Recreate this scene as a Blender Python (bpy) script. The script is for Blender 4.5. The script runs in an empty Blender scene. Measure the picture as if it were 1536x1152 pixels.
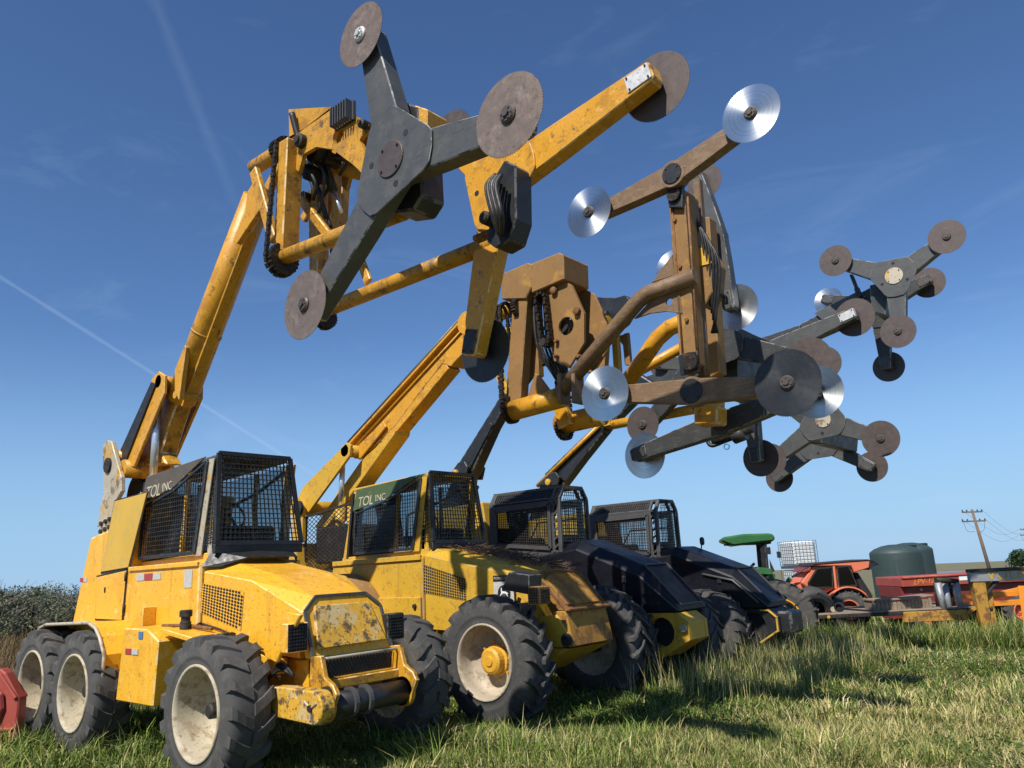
import bpy, math, random
import numpy as np
from mathutils import Vector, Matrix
random.seed(7); RNG = np.random.default_rng(11)
SC = bpy.context.scene
COL = SC.collection
# ------------------------------------------------------------------ camera
# scene axes: X = direction the row of machines faces, Y = across the row, Z = up (metres)
FPX, PITCH, ROLL, CAMH, YAW = 1154.0, math.radians(13.4), math.radians(-2.8), 1.75, math.radians(40.4)
_fw = Vector((-math.sin(YAW)*math.cos(PITCH), math.cos(YAW)*math.cos(PITCH), math.sin(PITCH)))
_rt = Vector((math.cos(YAW), math.sin(YAW), 0))
_up = _rt.cross(_fw)
RT = math.cos(ROLL)*_rt + math.sin(ROLL)*_up
UP = -math.sin(ROLL)*_rt + math.cos(ROLL)*_up
EYE = Vector((0, 0, CAMH))
cd = bpy.data.cameras.new('camera'); cam = bpy.data.objects.new('camera', cd); COL.objects.link(cam)
cd.sensor_width = 36; cd.lens = 36*FPX/1536; cd.clip_start = .05; cd.clip_end = 3000
mw = Matrix((RT, UP, -_fw)).transposed().to_4x4(); mw.translation = EYE; cam.matrix_world = mw
SC.camera = cam
# ------------------------------------------------------------------ sky, sun, exposure
SUN_AZ, SUN_EL = math.radians(-9), math.radians(49)      # travel direction: mostly +Y
sdir = Vector((math.sin(SUN_AZ)*math.cos(SUN_EL), math.cos(SUN_AZ)*math.cos(SUN_EL), -math.sin(SUN_EL)))
sl = bpy.data.lights.new('sun', 'SUN'); sl.energy = 5.0; sl.angle = math.radians(.55); sl.color = (1, .945, .86)
so = bpy.data.objects.new('sun', sl); COL.objects.link(so); so.location = (-10, -10, 20)
so.rotation_euler = sdir.to_track_quat('-Z', 'Y').to_euler()
W = bpy.data.worlds.new('World'); SC.world = W; W.use_nodes = True
wn, wl = W.node_tree.nodes, W.node_tree.links
bg = wn['Background']
sky = wn.new('ShaderNodeTexSky'); sky.sky_type = 'NISHITA'; sky.sun_disc = False
sky.sun_elevation = SUN_EL; sky.sun_rotation = math.atan2(-sdir.x, -sdir.y)
sky.altitude = 0; sky.air_density = 1.0; sky.dust_density = .0; sky.ozone_density = 4.0
bg.inputs['Strength'].default_value = .082
# thin cirrus and two contrails live in the sky itself
tc = wn.new('ShaderNodeTexCoord')
def wmath(op, a, b=None, c=None):
    n = wn.new('ShaderNodeMath'); n.operation = op
    for i, v in enumerate((a, b, c)):
        if v is None: continue
        if isinstance(v, (int, float)): n.inputs[i].default_value = v
        else: wl.new(v, n.inputs[i])
    return n.outputs[0]
def wdot(vec):
    n = wn.new('ShaderNodeVectorMath'); n.operation = 'DOT_PRODUCT'; wl.new(tc.outputs['Generated'], n.inputs[0])
    n.inputs[1].default_value = vec; return n.outputs['Value']
def pix_dir(px, py): return (_fw*FPX + RT*(px-768) + UP*(576-py)).normalized()
def contrail(p0, p1, width, amt, ext0, ext1):
    a, b = pix_dir(*p0), pix_dir(*p1); n = a.cross(b).normalized(); t = n.cross(a).normalized()
    d = wmath('ABSOLUTE', wdot(n))
    nz = wn.new('ShaderNodeTexNoise'); nz.inputs['Scale'].default_value = 38; nz.inputs['Detail'].default_value = 3
    wl.new(tc.outputs['Generated'], nz.inputs['Vector'])
    w = wmath('MULTIPLY', wmath('ADD', nz.outputs['Fac'], .45), width)
    m = wmath('SUBTRACT', 1, wmath('DIVIDE', d, w)); m = wmath('MAXIMUM', m, 0)
    along = wmath('ARCTAN2', wdot(t), wdot(a))
    g0 = wmath('SMOOTH_MIN', 1, wmath('MAXIMUM', wmath('MULTIPLY', wmath('SUBTRACT', along, ext0), 6), 0), .1)
    g1 = wmath('SMOOTH_MIN', 1, wmath('MAXIMUM', wmath('MULTIPLY', wmath('SUBTRACT', ext1, along), 6), 0), .1)
    return wmath('MULTIPLY', wmath('MULTIPLY', m, amt), wmath('MULTIPLY', g0, g1))
m1_ = contrail((20, 428), (420, 680), .0032, .16, -.25, .5)
m2_ = contrail((232, 0), (345, 285), .010, .05, -.5, .30)
mp = wn.new('ShaderNodeMapping'); mp.inputs['Scale'].default_value = (2.2, 3.4, 9); mp.inputs['Rotation'].default_value = (.35, .2, .5)
wl.new(tc.outputs['Generated'], mp.inputs['Vector'])
cz = wn.new('ShaderNodeTexNoise'); cz.inputs['Scale'].default_value = 1.6; cz.inputs['Detail'].default_value = 8; cz.inputs['Roughness'].default_value = .62; cz.inputs['Distortion'].default_value = .8
wl.new(mp.outputs[0], cz.inputs['Vector'])
cl = wmath('MULTIPLY', wmath('MAXIMUM', wmath('SUBTRACT', cz.outputs['Fac'], .56), 0), .38)
tot = wmath('MINIMUM', wmath('ADD', wmath('ADD', m1_, m2_), cl), .6)
mx = wn.new('ShaderNodeMix'); mx.data_type = 'RGBA'
hz = wn.new('ShaderNodeMapRange'); hz.interpolation_type = 'SMOOTHSTEP'; hz.inputs['From Min'].default_value = -.02; hz.inputs['From Max'].default_value = .30; hz.inputs['To Min'].default_value = .85; hz.inputs['To Max'].default_value = 0
wl.new(wdot((0, 0, 1)), hz.inputs['Value']); hm = wn.new('ShaderNodeMix'); hm.data_type = 'RGBA'; wl.new(hz.outputs[0], hm.inputs['Factor']); wl.new(sky.outputs[0], hm.inputs['A']); hm.inputs['B'].default_value = (4.3, 5.9, 7.3, 1)   # clear blue air down to the horizon
wl.new(tot, mx.inputs['Factor']); wl.new(hm.outputs['Result'], mx.inputs['A']); mx.inputs['B'].default_value = (7.5, 8.0, 8.8, 1)
tn = wn.new('ShaderNodeMix'); tn.data_type = 'RGBA'; tn.blend_type = 'MULTIPLY'; tn.inputs['Factor'].default_value = 1; tn.inputs['B'].default_value = (.80, .98, 1.20, 1)
wl.new(mx.outputs['Result'], tn.inputs['A']); wl.new(tn.outputs['Result'], bg.inputs['Color'])
SC.view_settings.view_transform = 'Standard'; SC.view_settings.look = 'None'
SC.view_settings.exposure = .25; SC.view_settings.gamma = 1
SC.render.resolution_x, SC.render.resolution_y = 1024, 768

# ------------------------------------------------------------------ pixel -> place (direction from the photo, distance from a plane)
def _ray(p): return _fw*FPX + RT*(p[0]-768) + UP*(576-p[1])
def onY(p, y): d = _ray(p); return EYE + d*(y/d.y)
def onX(p, x): d = _ray(p); return EYE + d*(x/d.x)
def onZ(p, z): d = _ray(p); return EYE + d*((z-CAMH)/d.z)
def onD(p, dist): d = _ray(p); return EYE + d*(dist/math.hypot(d.x, d.y))
def XZ(pts, y): return [(q.x, q.z) for q in (onY(p, y) for p in pts)]
def sm(a, b, t):
    t = min(1, max(0, (t-a)/(b-a))); return t*t*(3-2*t)
def ground(x, y):
    z = -.5*sm(12, 21, y - .15*x - .9)
    z += .035*math.sin(x*.9+.4*y)*math.cos(y*.7-.3*x)*sm(0, 4, abs(x+8)+.6)
    z -= .017*max(0., math.hypot(x, y)-36)
    return z
# ------------------------------------------------------------------ materials
EDGE = {}; _EM = {}
def edge_mat(m):                             # worn paint on the bevelled edges of a part
    if m.name not in EDGE: return None
    if m.name not in _EM:
        nm, col, kw, e = EDGE[m.name]; kw = dict(kw); kw['dirt'] = [d for d in (kw['dirt'] or [])]+[(e[0], e[1]*1.3, 9, .42)]; _EM[m.name] = Mt(nm, col, **kw)
    return _EM[m.name]
def Mt(name, col, rough=.5, metal=0., var=.18, vs=3., dirt=None, edge=None, bump=.0, bs=40., spec=.5, streak=None, coat=0., aniso=0., rings=0.):
    kw = dict(rough=rough, metal=metal, var=var, vs=vs, dirt=dirt, bump=bump, bs=bs, spec=spec, streak=streak, coat=coat)
    if edge: EDGE[name] = (name+'_worn_edge', col, kw, edge)
    m = bpy.data.materials.new(name); m.use_nodes = True
    n, l = m.node_tree.nodes, m.node_tree.links
    b = n['Principled BSDF']; tcn = n.new('ShaderNodeTexCoord'); O = tcn.outputs['Object']
    oi = n.new('ShaderNodeObjectInfo')
    def noise(s, det=6, rg=.6, src=O):
        t = n.new('ShaderNodeTexNoise'); t.inputs['Scale'].default_value = s; t.inputs['Detail'].default_value = det; t.inputs['Roughness'].default_value = rg
        l.new(src, t.inputs['Vector']); return t.outputs['Fac']
    def mix(f, a, c, bl='MIX'):
        x = n.new('ShaderNodeMix'); x.data_type = 'RGBA'; x.blend_type = bl
        if isinstance(f, (int, float)): x.inputs['Factor'].default_value = f
        else: l.new(f, x.inputs['Factor'])
        for k, v in (('A', a), ('B', c)):
            if isinstance(v, tuple): x.inputs[k].default_value = (*v, 1)
            else: l.new(v, x.inputs[k])
        return x.outputs['Result']
    def ramp(f, lo, hi, v0=0., v1=1.):
        x = n.new('ShaderNodeMapRange'); x.inputs['From Min'].default_value = lo; x.inputs['From Max'].default_value = hi
        x.inputs['To Min'].default_value = v0; x.inputs['To Max'].default_value = v1; l.new(f, x.inputs['Value']); return x.outputs[0]
    def mul(a, c):
        x = n.new('ShaderNodeMath'); x.operation = 'MULTIPLY'
        for i, v in enumerate((a, c)):
            if isinstance(v, (int, float)): x.inputs[i].default_value = v
            else: l.new(v, x.inputs[i])
        return x.outputs[0]
    c = mix(ramp(noise(vs), .3, .7), tuple(v*(1-var) for v in col), tuple(min(1, v*(1+var)) for v in col))
    r = rough
    if streak:            # thin scratches / runs
        mpn = n.new('ShaderNodeMapping'); mpn.inputs['Scale'].default_value = streak[2]; l.new(O, mpn.inputs['Vector'])
        c = mix(mul(ramp(noise(streak[3], 4, .6, mpn.outputs[0]), .58, .66), streak[1]), c, streak[0])
    if dirt:
        for (dc, amt, ds, lo) in dirt:
            lo = .5+(lo-.5)*.62; c = mix(mul(ramp(noise(ds, 9, .68), lo, lo+.07), amt), c, dc)
    if rings:             # turned or scuffed concentric marks about the blade's own axis
        sx = n.new('ShaderNodeSeparateXYZ'); l.new(O, sx.inputs[0]); ln = n.new('ShaderNodeMath'); ln.operation = 'POWER'; ln.inputs[1].default_value = .5
        ad = n.new('ShaderNodeMath'); ad.operation = 'ADD'; l.new(mul(sx.outputs[0], sx.outputs[0]), ad.inputs[0]); l.new(mul(sx.outputs[1], sx.outputs[1]), ad.inputs[1]); l.new(ad.outputs[0], ln.inputs[0])
        t1 = n.new('ShaderNodeTexNoise'); t1.noise_dimensions = '2D'; t1.inputs['Scale'].default_value = 55; t1.inputs['Detail'].default_value = 4
        cb = n.new('ShaderNodeCombineXYZ'); l.new(ln.outputs[0], cb.inputs[0]); l.new(oi.outputs['Random'], cb.inputs[1]); l.new(cb.outputs[0], t1.inputs['Vector'])
        c = mix(mul(ramp(t1.outputs['Fac'], .42, .62), rings), c, tuple(v*.55 for v in col)); c = mix(mul(ramp(ln.outputs[0], .13, .05), .35), c, tuple(v*.5 for v in col))
    l.new(c, b.inputs['Base Color'])
    rr = ramp(noise(vs*2.3), .3, .7, max(.05, r-.1), min(1, r+.14)); l.new(rr, b.inputs['Roughness'])
    b.inputs['Metallic'].default_value = metal; b.inputs['Specular IOR Level'].default_value = spec
    b.inputs['Coat Weight'].default_value = coat
    if aniso:
        b.inputs['Anisotropic'].default_value = aniso
        t = n.new('ShaderNodeTangent'); t.direction_type = 'RADIAL'; t.axis = 'Z'; l.new(t.outputs[0], b.inputs['Tangent'])
    if bump:
        bn = n.new('ShaderNodeBump'); bn.inputs['Strength'].default_value = bump; bn.inputs['Distance'].default_value = .01
        l.new(noise(bs, 5, .6), bn.inputs['Height']); l.new(bn.outputs[0], b.inputs['Normal'])
    return m
DUST = (.30, .23, .15); RUST = (.16, .065, .025); STEEL = (.42, .41, .39); OIL = (.012, .011, .01)
YB = (.78, .405, .024)
V_ = (7, 7, .5)
m_yel = Mt('yellow_paint', YB, .42, 0, .05, 1.1, dirt=[((.60, .26, .012), .40, 1.5, .57), ((.80, .56, .22), .45, 7, .61), ((.42, .20, .03), .55, 17, .62), ((.13, .07, .03), .8, 34, .665), (RUST, .85, 60, .635)], streak=((.46, .22, .03), .4, V_, 1.6), edge=((.85, .70, .40), .38), bump=.03, bs=60)
m_yel2 = Mt('dull_yellow_paint', (.58, .345, .028), .5, 0, .08, 1.5, dirt=[((.40, .20, .03), .45, 3, .56), ((.24, .14, .05), .55, 11, .60), (RUST, .85, 48, .62)], streak=((.30, .17, .05), .35, V_, 1.6), edge=((.45, .30, .14), .6), bump=.05, bs=60)
m_oli = Mt('faded_olive_yellow_paint', (.56, .35, .05), .6, 0, .06, 2, dirt=[((.40, .30, .12), .45, 6, .56), (RUST, .6, 50, .67)], bump=.05)
m_yboom = Mt('boom_yellow_paint', (.60, .285, .014), .4, 0, .07, 1.2, dirt=[((.34, .16, .02), .55, 5, .55), ((.06, .035, .02), .75, 7, .64), ((.85, .55, .2), .4, 12, .63), (RUST, .9, 60, .625)], edge=((.8, .6, .3), .5), bump=.05)
m_yhead = Mt('grimy_shaded_yellow_paint', (.52, .255, .016), .5, 0, .12, 2, dirt=[((.26, .125, .02), .6, 4.5, .53), ((.05, .032, .018), .75, 6, .60), ((.10, .05, .02), .7, 30, .60), ((.80, .52, .18), .5, 14, .66)], streak=((.12, .06, .015), .6, V_, 1.5), edge=((.8, .58, .3), .6), bump=.1)  # grime, plus head's shade painted in: base and blotches darker than the boom yellow
m_brn = Mt('dusty_brown_yellow_paint', (.255, .135, .040), .75, 0, .12, 2, dirt=[((.19, .11, .05), .5, 14, .52), ((.52, .28, .03), .45, 3.4, .62), ((.09, .05, .03), .6, 46, .63)], edge=((.42, .28, .13), .4), bump=.2, bs=90)
m_brn2 = Mt('brown_rotor_paint', (.165, .098, .050), .62, 0, .1, 2.5, dirt=[((.26, .165, .09), .5, 9, .52), ((.08, .05, .03), .6, 40, .60)], streak=((.4, .33, .24), .35, (3, 30, 30), 2.0), bump=.12, bs=80)
m_rst = Mt('rust', (.20, .09, .035), .85, 0, .25, 9, dirt=[((.09, .04, .02), .7, 20, .52), ((.42, .22, .04), .5, 7, .62)], bump=.4, bs=60)
m_nose = Mt('scabby_yellow_nose', (.60, .33, .03), .6, 0, .1, 2, dirt=[((.50, .42, .24), .7, 5, .53), ((.09, .06, .035), .95, 8, .535), ((.10, .07, .04), .9, 26, .58), ((.72, .66, .5), .6, 22, .66)], bump=.25, bs=60)
m_nose2 = Mt('rusty_yellow_nose', (.36, .18, .025), .75, 0, .15, 3, dirt=[((.19, .085, .025), .85, 4, .47), ((.07, .045, .03), .8, 7, .60)], streak=((.12, .06, .025), .6, V_, 1.8), bump=.3, bs=60)
m_blk = Mt('black_paint', (.016, .017, .019), .42, 0, .15, 3, dirt=[((.06, .056, .05), .35, 9, .60)], edge=((.16, .15, .14), .5), bump=.04)
m_nav = Mt('navy_black_hood_paint', (.0055, .0065, .011), .42, 0, .1, 2, dirt=[((.25, .24, .22), .4, 70, .72)], bump=.015, spec=.35)
m_gry = Mt('dark_grey_steel_paint', (.072, .074, .072), .46, .1, .08, 2.5, dirt=[((.12, .112, .10), .4, 6, .55), ((.15, .13, .11), .4, 40, .64)], streak=((.035, .035, .034), .35, (3, 16, 16), 2.0), edge=((.4, .4, .38), .55), bump=.05, bs=80)
m_gry2 = Mt('grey_black_rotor_paint', (.040, .041, .040), .46, .1, .08, 2.5, dirt=[((.085, .078, .07), .35, 5, .58)], streak=((.20, .19, .18), .25, (4, 26, 26), 2.2), edge=((.35, .34, .32), .5), bump=.05)
m_cabg = Mt('charcoal_cab_paint', (.062, .062, .063), .5, 0, .1, 2, dirt=[((.10, .095, .085), .35, 6, .57)], edge=((.2, .2, .2), .4), bump=.04)
m_guard = Mt('black_guard_wire', (.022, .020, .018), .6, 0, .3, 5, dirt=[((.11, .075, .045), .5, 8, .55)])
m_rub = Mt('tyre_rubber', (.056, .055, .054), .75, 0, .15, 4, dirt=[((.095, .088, .078), .5, 7, .53), ((.17, .15, .12), .5, 40, .64)], bump=.15, bs=50, spec=.3)
m_rub2 = Mt('dusty_tyre_rubber', (.070, .068, .065), .8, 0, .12, 4, dirt=[((.12, .108, .09), .5, 6, .52), ((.17, .15, .12), .5, 40, .66)], bump=.15, bs=50, spec=.25)
m_cream = Mt('cream_wheel_paint', (.46, .40, .28), .65, 0, .08, 3, dirt=[((.30, .23, .14), .65, 6, .52), ((.17, .11, .06), .6, 13, .60), (RUST, .8, 40, .63)], edge=(RUST, .8), bump=.08)
m_crm2 = Mt('dirty_wheel_paint', (.40, .34, .25), .65, 0, .1, 3, dirt=[((.20, .15, .10), .6, 7, .53), (RUST, .6, 30, .64)], bump=.12)
m_hub = Mt('hub_orange_yellow', (.62, .33, .03), .55, 0, .1, 6, dirt=[(RUST, .6, 30, .62)], bump=.1)
m_dkhub = Mt('greasy_dark_steel', (.03, .027, .024), .6, .3, .3, 8, dirt=[((.11, .08, .05), .5, 22, .57)], bump=.2, bs=70)
m_chain = Mt('oily_chain_steel', (.03, .026, .022), .5, .6, .4, 20, dirt=[((.15, .085, .04), .6, 24, .55)], bump=.2)
m_bladeb = Mt('rusty_brown_blade_steel', (.20, .150, .122), .5, .4, .10, 5, dirt=[((.30, .25, .20), .5, 9, .55), ((.10, .07, .055), .6, 14, .60), ((.07, .045, .035), .6, 50, .66)], bump=.05, bs=60, rings=.16)
m_bladed = Mt('dark_brown_blade_steel', (.105, .082, .074), .5, .45, .08, 5, dirt=[((.14, .11, .10), .45, 9, .57)], bump=.04, bs=60, rings=.18)
m_blades = Mt('bright_blade_steel', (.58, .60, .61), .36, 1., .03, .4, dirt=[((.34, .33, .32), .4, 30, .62)], aniso=.8, rings=.30)
m_bladek = Mt('black_blade_steel', (.036, .038, .042), .42, .4, .08, 6, dirt=[((.06, .06, .063), .5, 9, .57)], bump=.04, aniso=.5, rings=.4)
m_capb = Mt('brown_steel_cap', (.085, .070, .062), .5, .3, .1, 8, dirt=[((.16, .13, .10), .5, 18, .60)])
m_white = Mt('bare_bright_plate', (.58, .57, .54), .45, .5, .06, 8, dirt=[((.2, .18, .16), .7, 30, .62)])
m_chrome = Mt('chrome_rod', (.66, .70, .75), .28, .8, .05, 3)
m_hose = Mt('rubber_hose', (.014, .014, .014), .5, 0, .2, 8, dirt=[((.07, .06, .05), .4, 16, .58)])
m_worn = Mt('worn_bare_steel', (.46, .41, .31), .6, .25, .1, 3, dirt=[((.62, .33, .03), .8, 3.6, .57), ((.15, .085, .045), .8, 5, .58), (RUST, .8, 26, .64)], bump=.2)
m_signd = Mt('weathered_dark_sign', (.085, .07, .055), .7, 0, .15, 5, dirt=[((.3, .27, .22), .5, 14, .62)], bump=.1)
m_signg = Mt('green_sign', (.060, .10, .040), .6, 0, .1, 5, dirt=[((.16, .14, .06), .5, 12, .60)], bump=.08)
m_letw = Mt('worn_cream_lettering', (.46, .42, .30), .7, 0, .2, 12, dirt=[((.12, .1, .07), .8, 20, .60)])
m_rred = Mt('reflector_red', (.38, .035, .04), .35, 0, .15, 30); m_rwht = Mt('reflector_silver', (.46, .45, .42), .35, 0, .15, 30)
m_dark = Mt('cab_interior_black', (.014, .014, .015), .8, 0, .2, 4)
m_seat = Mt('seat_vinyl', (.03, .03, .034), .6, 0, .2, 5)
m_red = Mt('faded_red_paint', (.34, .06, .040), .55, 0, .08, 2, dirt=[((.42, .15, .10), .4, 4, .58), ((.14, .03, .025), .5, 30, .64)], bump=.05)
m_dred = Mt('dark_red_paint', (.20, .022, .020), .5, 0, .08, 2, dirt=[((.28, .09, .07), .35, 5, .58)], bump=.04)
m_ora = Mt('faded_orange_paint', (.66, .175, .085), .55, 0, .06, 2, dirt=[((.62, .23, .11), .45, 3, .57), ((.25, .07, .04), .5, 22, .64)], bump=.04)
m_orb = Mt('bright_orange_paint', (.72, .25, .015), .5, 0, .06, 2, dirt=[(DUST, .4, 8, .60)])
m_grn = Mt('tractor_green_paint', (.026, .12, .034), .4, 0, .08, 2, dirt=[((.18, .20, .14), .3, 5, .60)])
m_tank = Mt('dark_green_tank_plastic', (.034, .058, .054), .55, 0, .06, .8, dirt=[((.07, .09, .085), .35, 1.6, .57)], streak=((.10, .13, .12), .2, (6, 6, .35), 2.4))
m_ibc = Mt('white_tote_plastic', (.74, .76, .74), .4, 0, .06, 2); m_galv = Mt('galvanised_tube', (.36, .37, .37), .4, .7, .15, 6)
m_wood = Mt('grey_weathered_wood', (.26, .195, .135), .85, 0, .2, 3, dirt=[((.12, .085, .06), .5, 12, .54)], streak=((.10, .075, .05), .6, (1.2, 18, 18), 2.2), bump=.3)
m_pole = Mt('creosote_pole_wood', (.17, .115, .075), .85, 0, .2, 3, bump=.3)
m_sil = Mt('silver_painted_post', (.32, .33, .34), .5, .4, .1, 5, dirt=[(RUST, .6, 14, .62)])
m_trl = Mt('rusted_yellow_trailer_paint', (.42, .22, .03), .75, 0, .15, 3, dirt=[(RUST, .85, 5, .50), ((.06, .04, .03), .7, 12, .60)], bump=.3)
m_litter = Mt('dead_twig_litter', (.095, .058, .042), .9, 0, .4, 14)
m_blue = Mt('blue_plastic', (.05, .16, .35), .5)
def glass(name, tint, refl=.09):
    m = bpy.data.materials.new(name); m.use_nodes = True; n, l = m.node_tree.nodes, m.node_tree.links
    n.remove(n['Principled BSDF']); t = n.new('ShaderNodeBsdfTransparent'); t.inputs[0].default_value = (*tint, 1)
    g = n.new('ShaderNodeBsdfGlossy'); g.inputs['Roughness'].default_value = .06; fr = n.new('ShaderNodeFresnel'); fr.inputs[0].default_value = 1.5
    s = n.new('ShaderNodeMixShader'); l.new(fr.outputs[0], s.inputs[0]); l.new(t.outputs[0], s.inputs[1]); l.new(g.outputs[0], s.inputs[2]); l.new(s.outputs[0], n['Material Output'].inputs[0]); return m
m_glass = glass('cab_glass', (.50, .56, .58)); m_tint = glass('tinted_glass', (.10, .075, .07))
# ------------------------------------------------------------------ mesh helpers
class Ctx: root = None; o = Vector((0, 0, 0))
CX = Ctx()
def link(name, me, parent=None):
    ob = bpy.data.objects.new(name, me); COL.objects.link(ob)
    if parent: ob.parent = parent
    return ob
def tag(o, label=None, cat=None, group=None, kind=None):
    for k, v in (('label', label), ('category', cat), ('group', group), ('kind', kind)):
        if v: o[k] = v
    return o
def thing(name, label, cat, loc, group=None):
    e = bpy.data.objects.new(name, None); COL.objects.link(e); e.location = loc; e.empty_display_size = .3
    tag(e, label, cat, group); CX.root = e; CX.o = Vector(loc); return e
def raw(name, V, F, mats, smooth=False, mi=None):
    me = bpy.data.meshes.new(name); me.from_pydata([tuple(v) for v in V], [], F)
    for m in (mats if isinstance(mats, (list, tuple)) else [mats]): me.materials.append(m)
    if mi is not None: me.polygons.foreach_set('material_index', mi)
    if smooth: me.polygons.foreach_set('use_smooth', [True]*len(me.polygons))
    me.validate(); me.update(); return me
def mk(name, V, F, mat, parent=None, smooth=False, bevel=0., mi=None, seg=1):
    """verts are world coordinates; stored relative to the current thing"""
    V = [Vector(v)-CX.o for v in V]
    ob = link(name, raw(name, V, F, mat, smooth, mi), parent or CX.root)
    if bevel:
        b = ob.modifiers.new('bevel', 'BEVEL'); b.width = bevel; b.segments = seg; b.limit_method = 'ANGLE'; b.angle_limit = math.radians(32)
        em = edge_mat(mat) if not isinstance(mat, (list, tuple)) else None
        if em and len(ob.data.materials) == 1: ob.data.materials.append(em); b.material = 1
    return ob
class MB:                                   # collects shapes into one mesh
    def __init__(s): s.V = []; s.F = []; s.I = []
    def add(s, V, F, i=0):
        n = len(s.V); s.V += [Vector(v) for v in V]; s.F += [tuple(a+n for a in f) for f in F]; s.I += [i]*len(F)
    def build(s, name, mat, parent=None, smooth=False, bevel=0.): return mk(name, s.V, s.F, mat, parent, smooth, bevel, s.I)
def fix(F, V):                              # nothing: faces are authored outward or double sided
    return F
def g_prism(poly, y0, y1, hole=None):
    n = len(poly)
    area = sum(poly[i][0]*poly[(i+1) % n][1]-poly[(i+1) % n][0]*poly[i][1] for i in range(n))
    if area < 0: poly = poly[::-1]          # counter-clockwise seen from -Y
    V = [(x, y0, z) for x, z in poly]+[(x, y1, z) for x, z in poly]
    if not hole:
        F = [tuple(range(n)), tuple(range(2*n-1, n-1, -1))]
        F += [(i, n+i, n+(i+1) % n, (i+1) % n) for i in range(n)]
        return V, F
    hx, hz, hr = hole; k = 14
    # nearest outline vertex carries the seam
    j = min(range(n), key=lambda i: (poly[i][0]-hx)**2+(poly[i][1]-hz)**2)
    a0 = math.atan2(poly[j][1]-hz, poly[j][0]-hx)
    hp = [(hx+hr*math.cos(a0-2*math.pi*i/k), hz+hr*math.sin(a0-2*math.pi*i/k)) for i in range(k)]
    b = 2*n; V += [(x, y0, z) for x, z in hp]+[(x, y1, z) for x, z in hp]
    o = [(j+i) % n for i in range(n)]
    f0 = o+[j]+[b]+[b+i for i in range(k-1, 0, -1)][::-1]+[b]
    # split into two ngons instead of a seam: halves of the outline joined to halves of the hole
    j2 = max(range(n), key=lambda i: math.cos(math.atan2(poly[i][1]-hz, poly[i][0]-hx)-a0-math.pi))
    hc = max(1, min(k-1, round(((math.atan2(poly[j2][1]-hz, poly[j2][0]-hx)-a0) % (2*math.pi))/(2*math.pi)*k)))
    A = []; i = j
    while i != j2: A.append(i); i = (i+1) % n
    A.append(j2); B = []; i = j2
    while i != j: B.append(i); i = (i+1) % n
    B.append(j)
    # hole indices run clockwise from j direction
    hA = [b+((k-i) % k) for i in range(hc+1)]     # counter-clockwise from j side to j2 side
    hB = [b+i for i in range(k-hc+1)]               # clockwise
    fA = A+hA[::-1]; fB = B+hB
    F = [tuple(fA), tuple(fB), tuple((v+n if v < n else v+k) for v in fA[::-1]), tuple((v+n if v < n else v+k) for v in fB[::-1])]
    F += [(i, n+i, n+(i+1) % n, (i+1) % n) for i in range(n)]
    F += [(b+i, b+(i+1) % k, b+k+(i+1) % k, b+k+i) for i in range(k)][::1]
    return V, F
def prism(name, poly, y0, y1, mat, parent=None, bevel=.008, hole=None, seg=1):
    V, F = g_prism(poly, y0, y1, hole); return mk(name, V, F, mat, parent, bevel=bevel if not hole else 0, seg=seg)
def frame_of(d, up=Vector((0, 0, 1))):
    d = d.normalized(); 
    if abs(d.dot(up)) > .985: up = Vector((1, 0, 0))
    a = up.cross(d).normalized(); return a, d.cross(a).normalized()
def g_bar(p0, p1, w, h, w1=None, h1=None, up=Vector((0, 0, 1))):
    p0, p1 = Vector(p0), Vector(p1); a, b = frame_of(p1-p0, up); w1 = w if w1 is None else w1; h1 = h if h1 is None else h1
    V = [p0+a*(s*w/2)+b*(t*h/2) for s, t in ((-1, -1), (1, -1), (1, 1), (-1, 1))]+[p1+a*(s*w1/2)+b*(t*h1/2) for s, t in ((-1, -1), (1, -1), (1, 1), (-1, 1))]
    return V, [(3, 2, 1, 0), (4, 5, 6, 7), (0, 1, 5, 4), (1, 2, 6, 5), (2, 3, 7, 6), (3, 0, 4, 7)]
def bar(name, p0, p1, w, h, mat, parent=None, bevel=.006, **k):
    V, F = g_bar(p0, p1, w, h, **k); return mk(name, V, F, mat, parent, bevel=bevel)
def g_tube(pts, r, n=12, cap=True):
    pts = [Vector(p) for p in pts]; R = r if isinstance(r, (list, tuple)) else [r]*len(pts); V, F = [], []
    d0 = (pts[1]-pts[0]).normalized(); a, b = frame_of(d0)
    for i, p in enumerate(pts):
        d = ((pts[min(i+1, len(pts)-1)]-pts[i]).normalized()+(pts[i]-pts[max(i-1, 0)]).normalized())
        if d.length < 1e-6: d = d0
        d.normalize(); a = (a-d*a.dot(d)).normalized(); b = d.cross(a)
        V += [p+(a*math.cos(t)+b*math.sin(t))*R[i] for t in (2*math.pi*k/n for k in range(n))]
    for i in range(len(pts)-1):
        for k in range(n):
            q = (k+1) % n; F.append((i*n+k, i*n+q, (i+1)*n+q, (i+1)*n+k))
    if cap: F += [tuple(range(n-1, -1, -1)), tuple((len(pts)-1)*n+k for k in range(n))]
    return V, F
def curve(pts, k=6):                        # Catmull-Rom
    P = [Vector(p) for p in pts]; P = [P[0]*2-P[1]]+P+[P[-1]*2-P[-2]]; out = []
    for i in range(1, len(P)-2):
        for j in range(k):
            t = j/k; a, b, c, d = P[i-1], P[i], P[i+1], P[i+2]
            out.append(.5*((2*b)+(c-a)*t+(2*a-5*b+4*c-d)*t*t+(3*b-a-3*c+d)*t**3))
    return out+[P[-2]]
def tube(name, pts, r, mat, parent=None, n=14, smoothpath=False, bevel=0.):
    V, F = g_tube(curve(pts) if smoothpath else pts, r, n); ob = mk(name, V, F, mat, parent)
    for p in ob.data.polygons: p.use_smooth = len(p.vertices) == 4
    return ob
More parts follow.
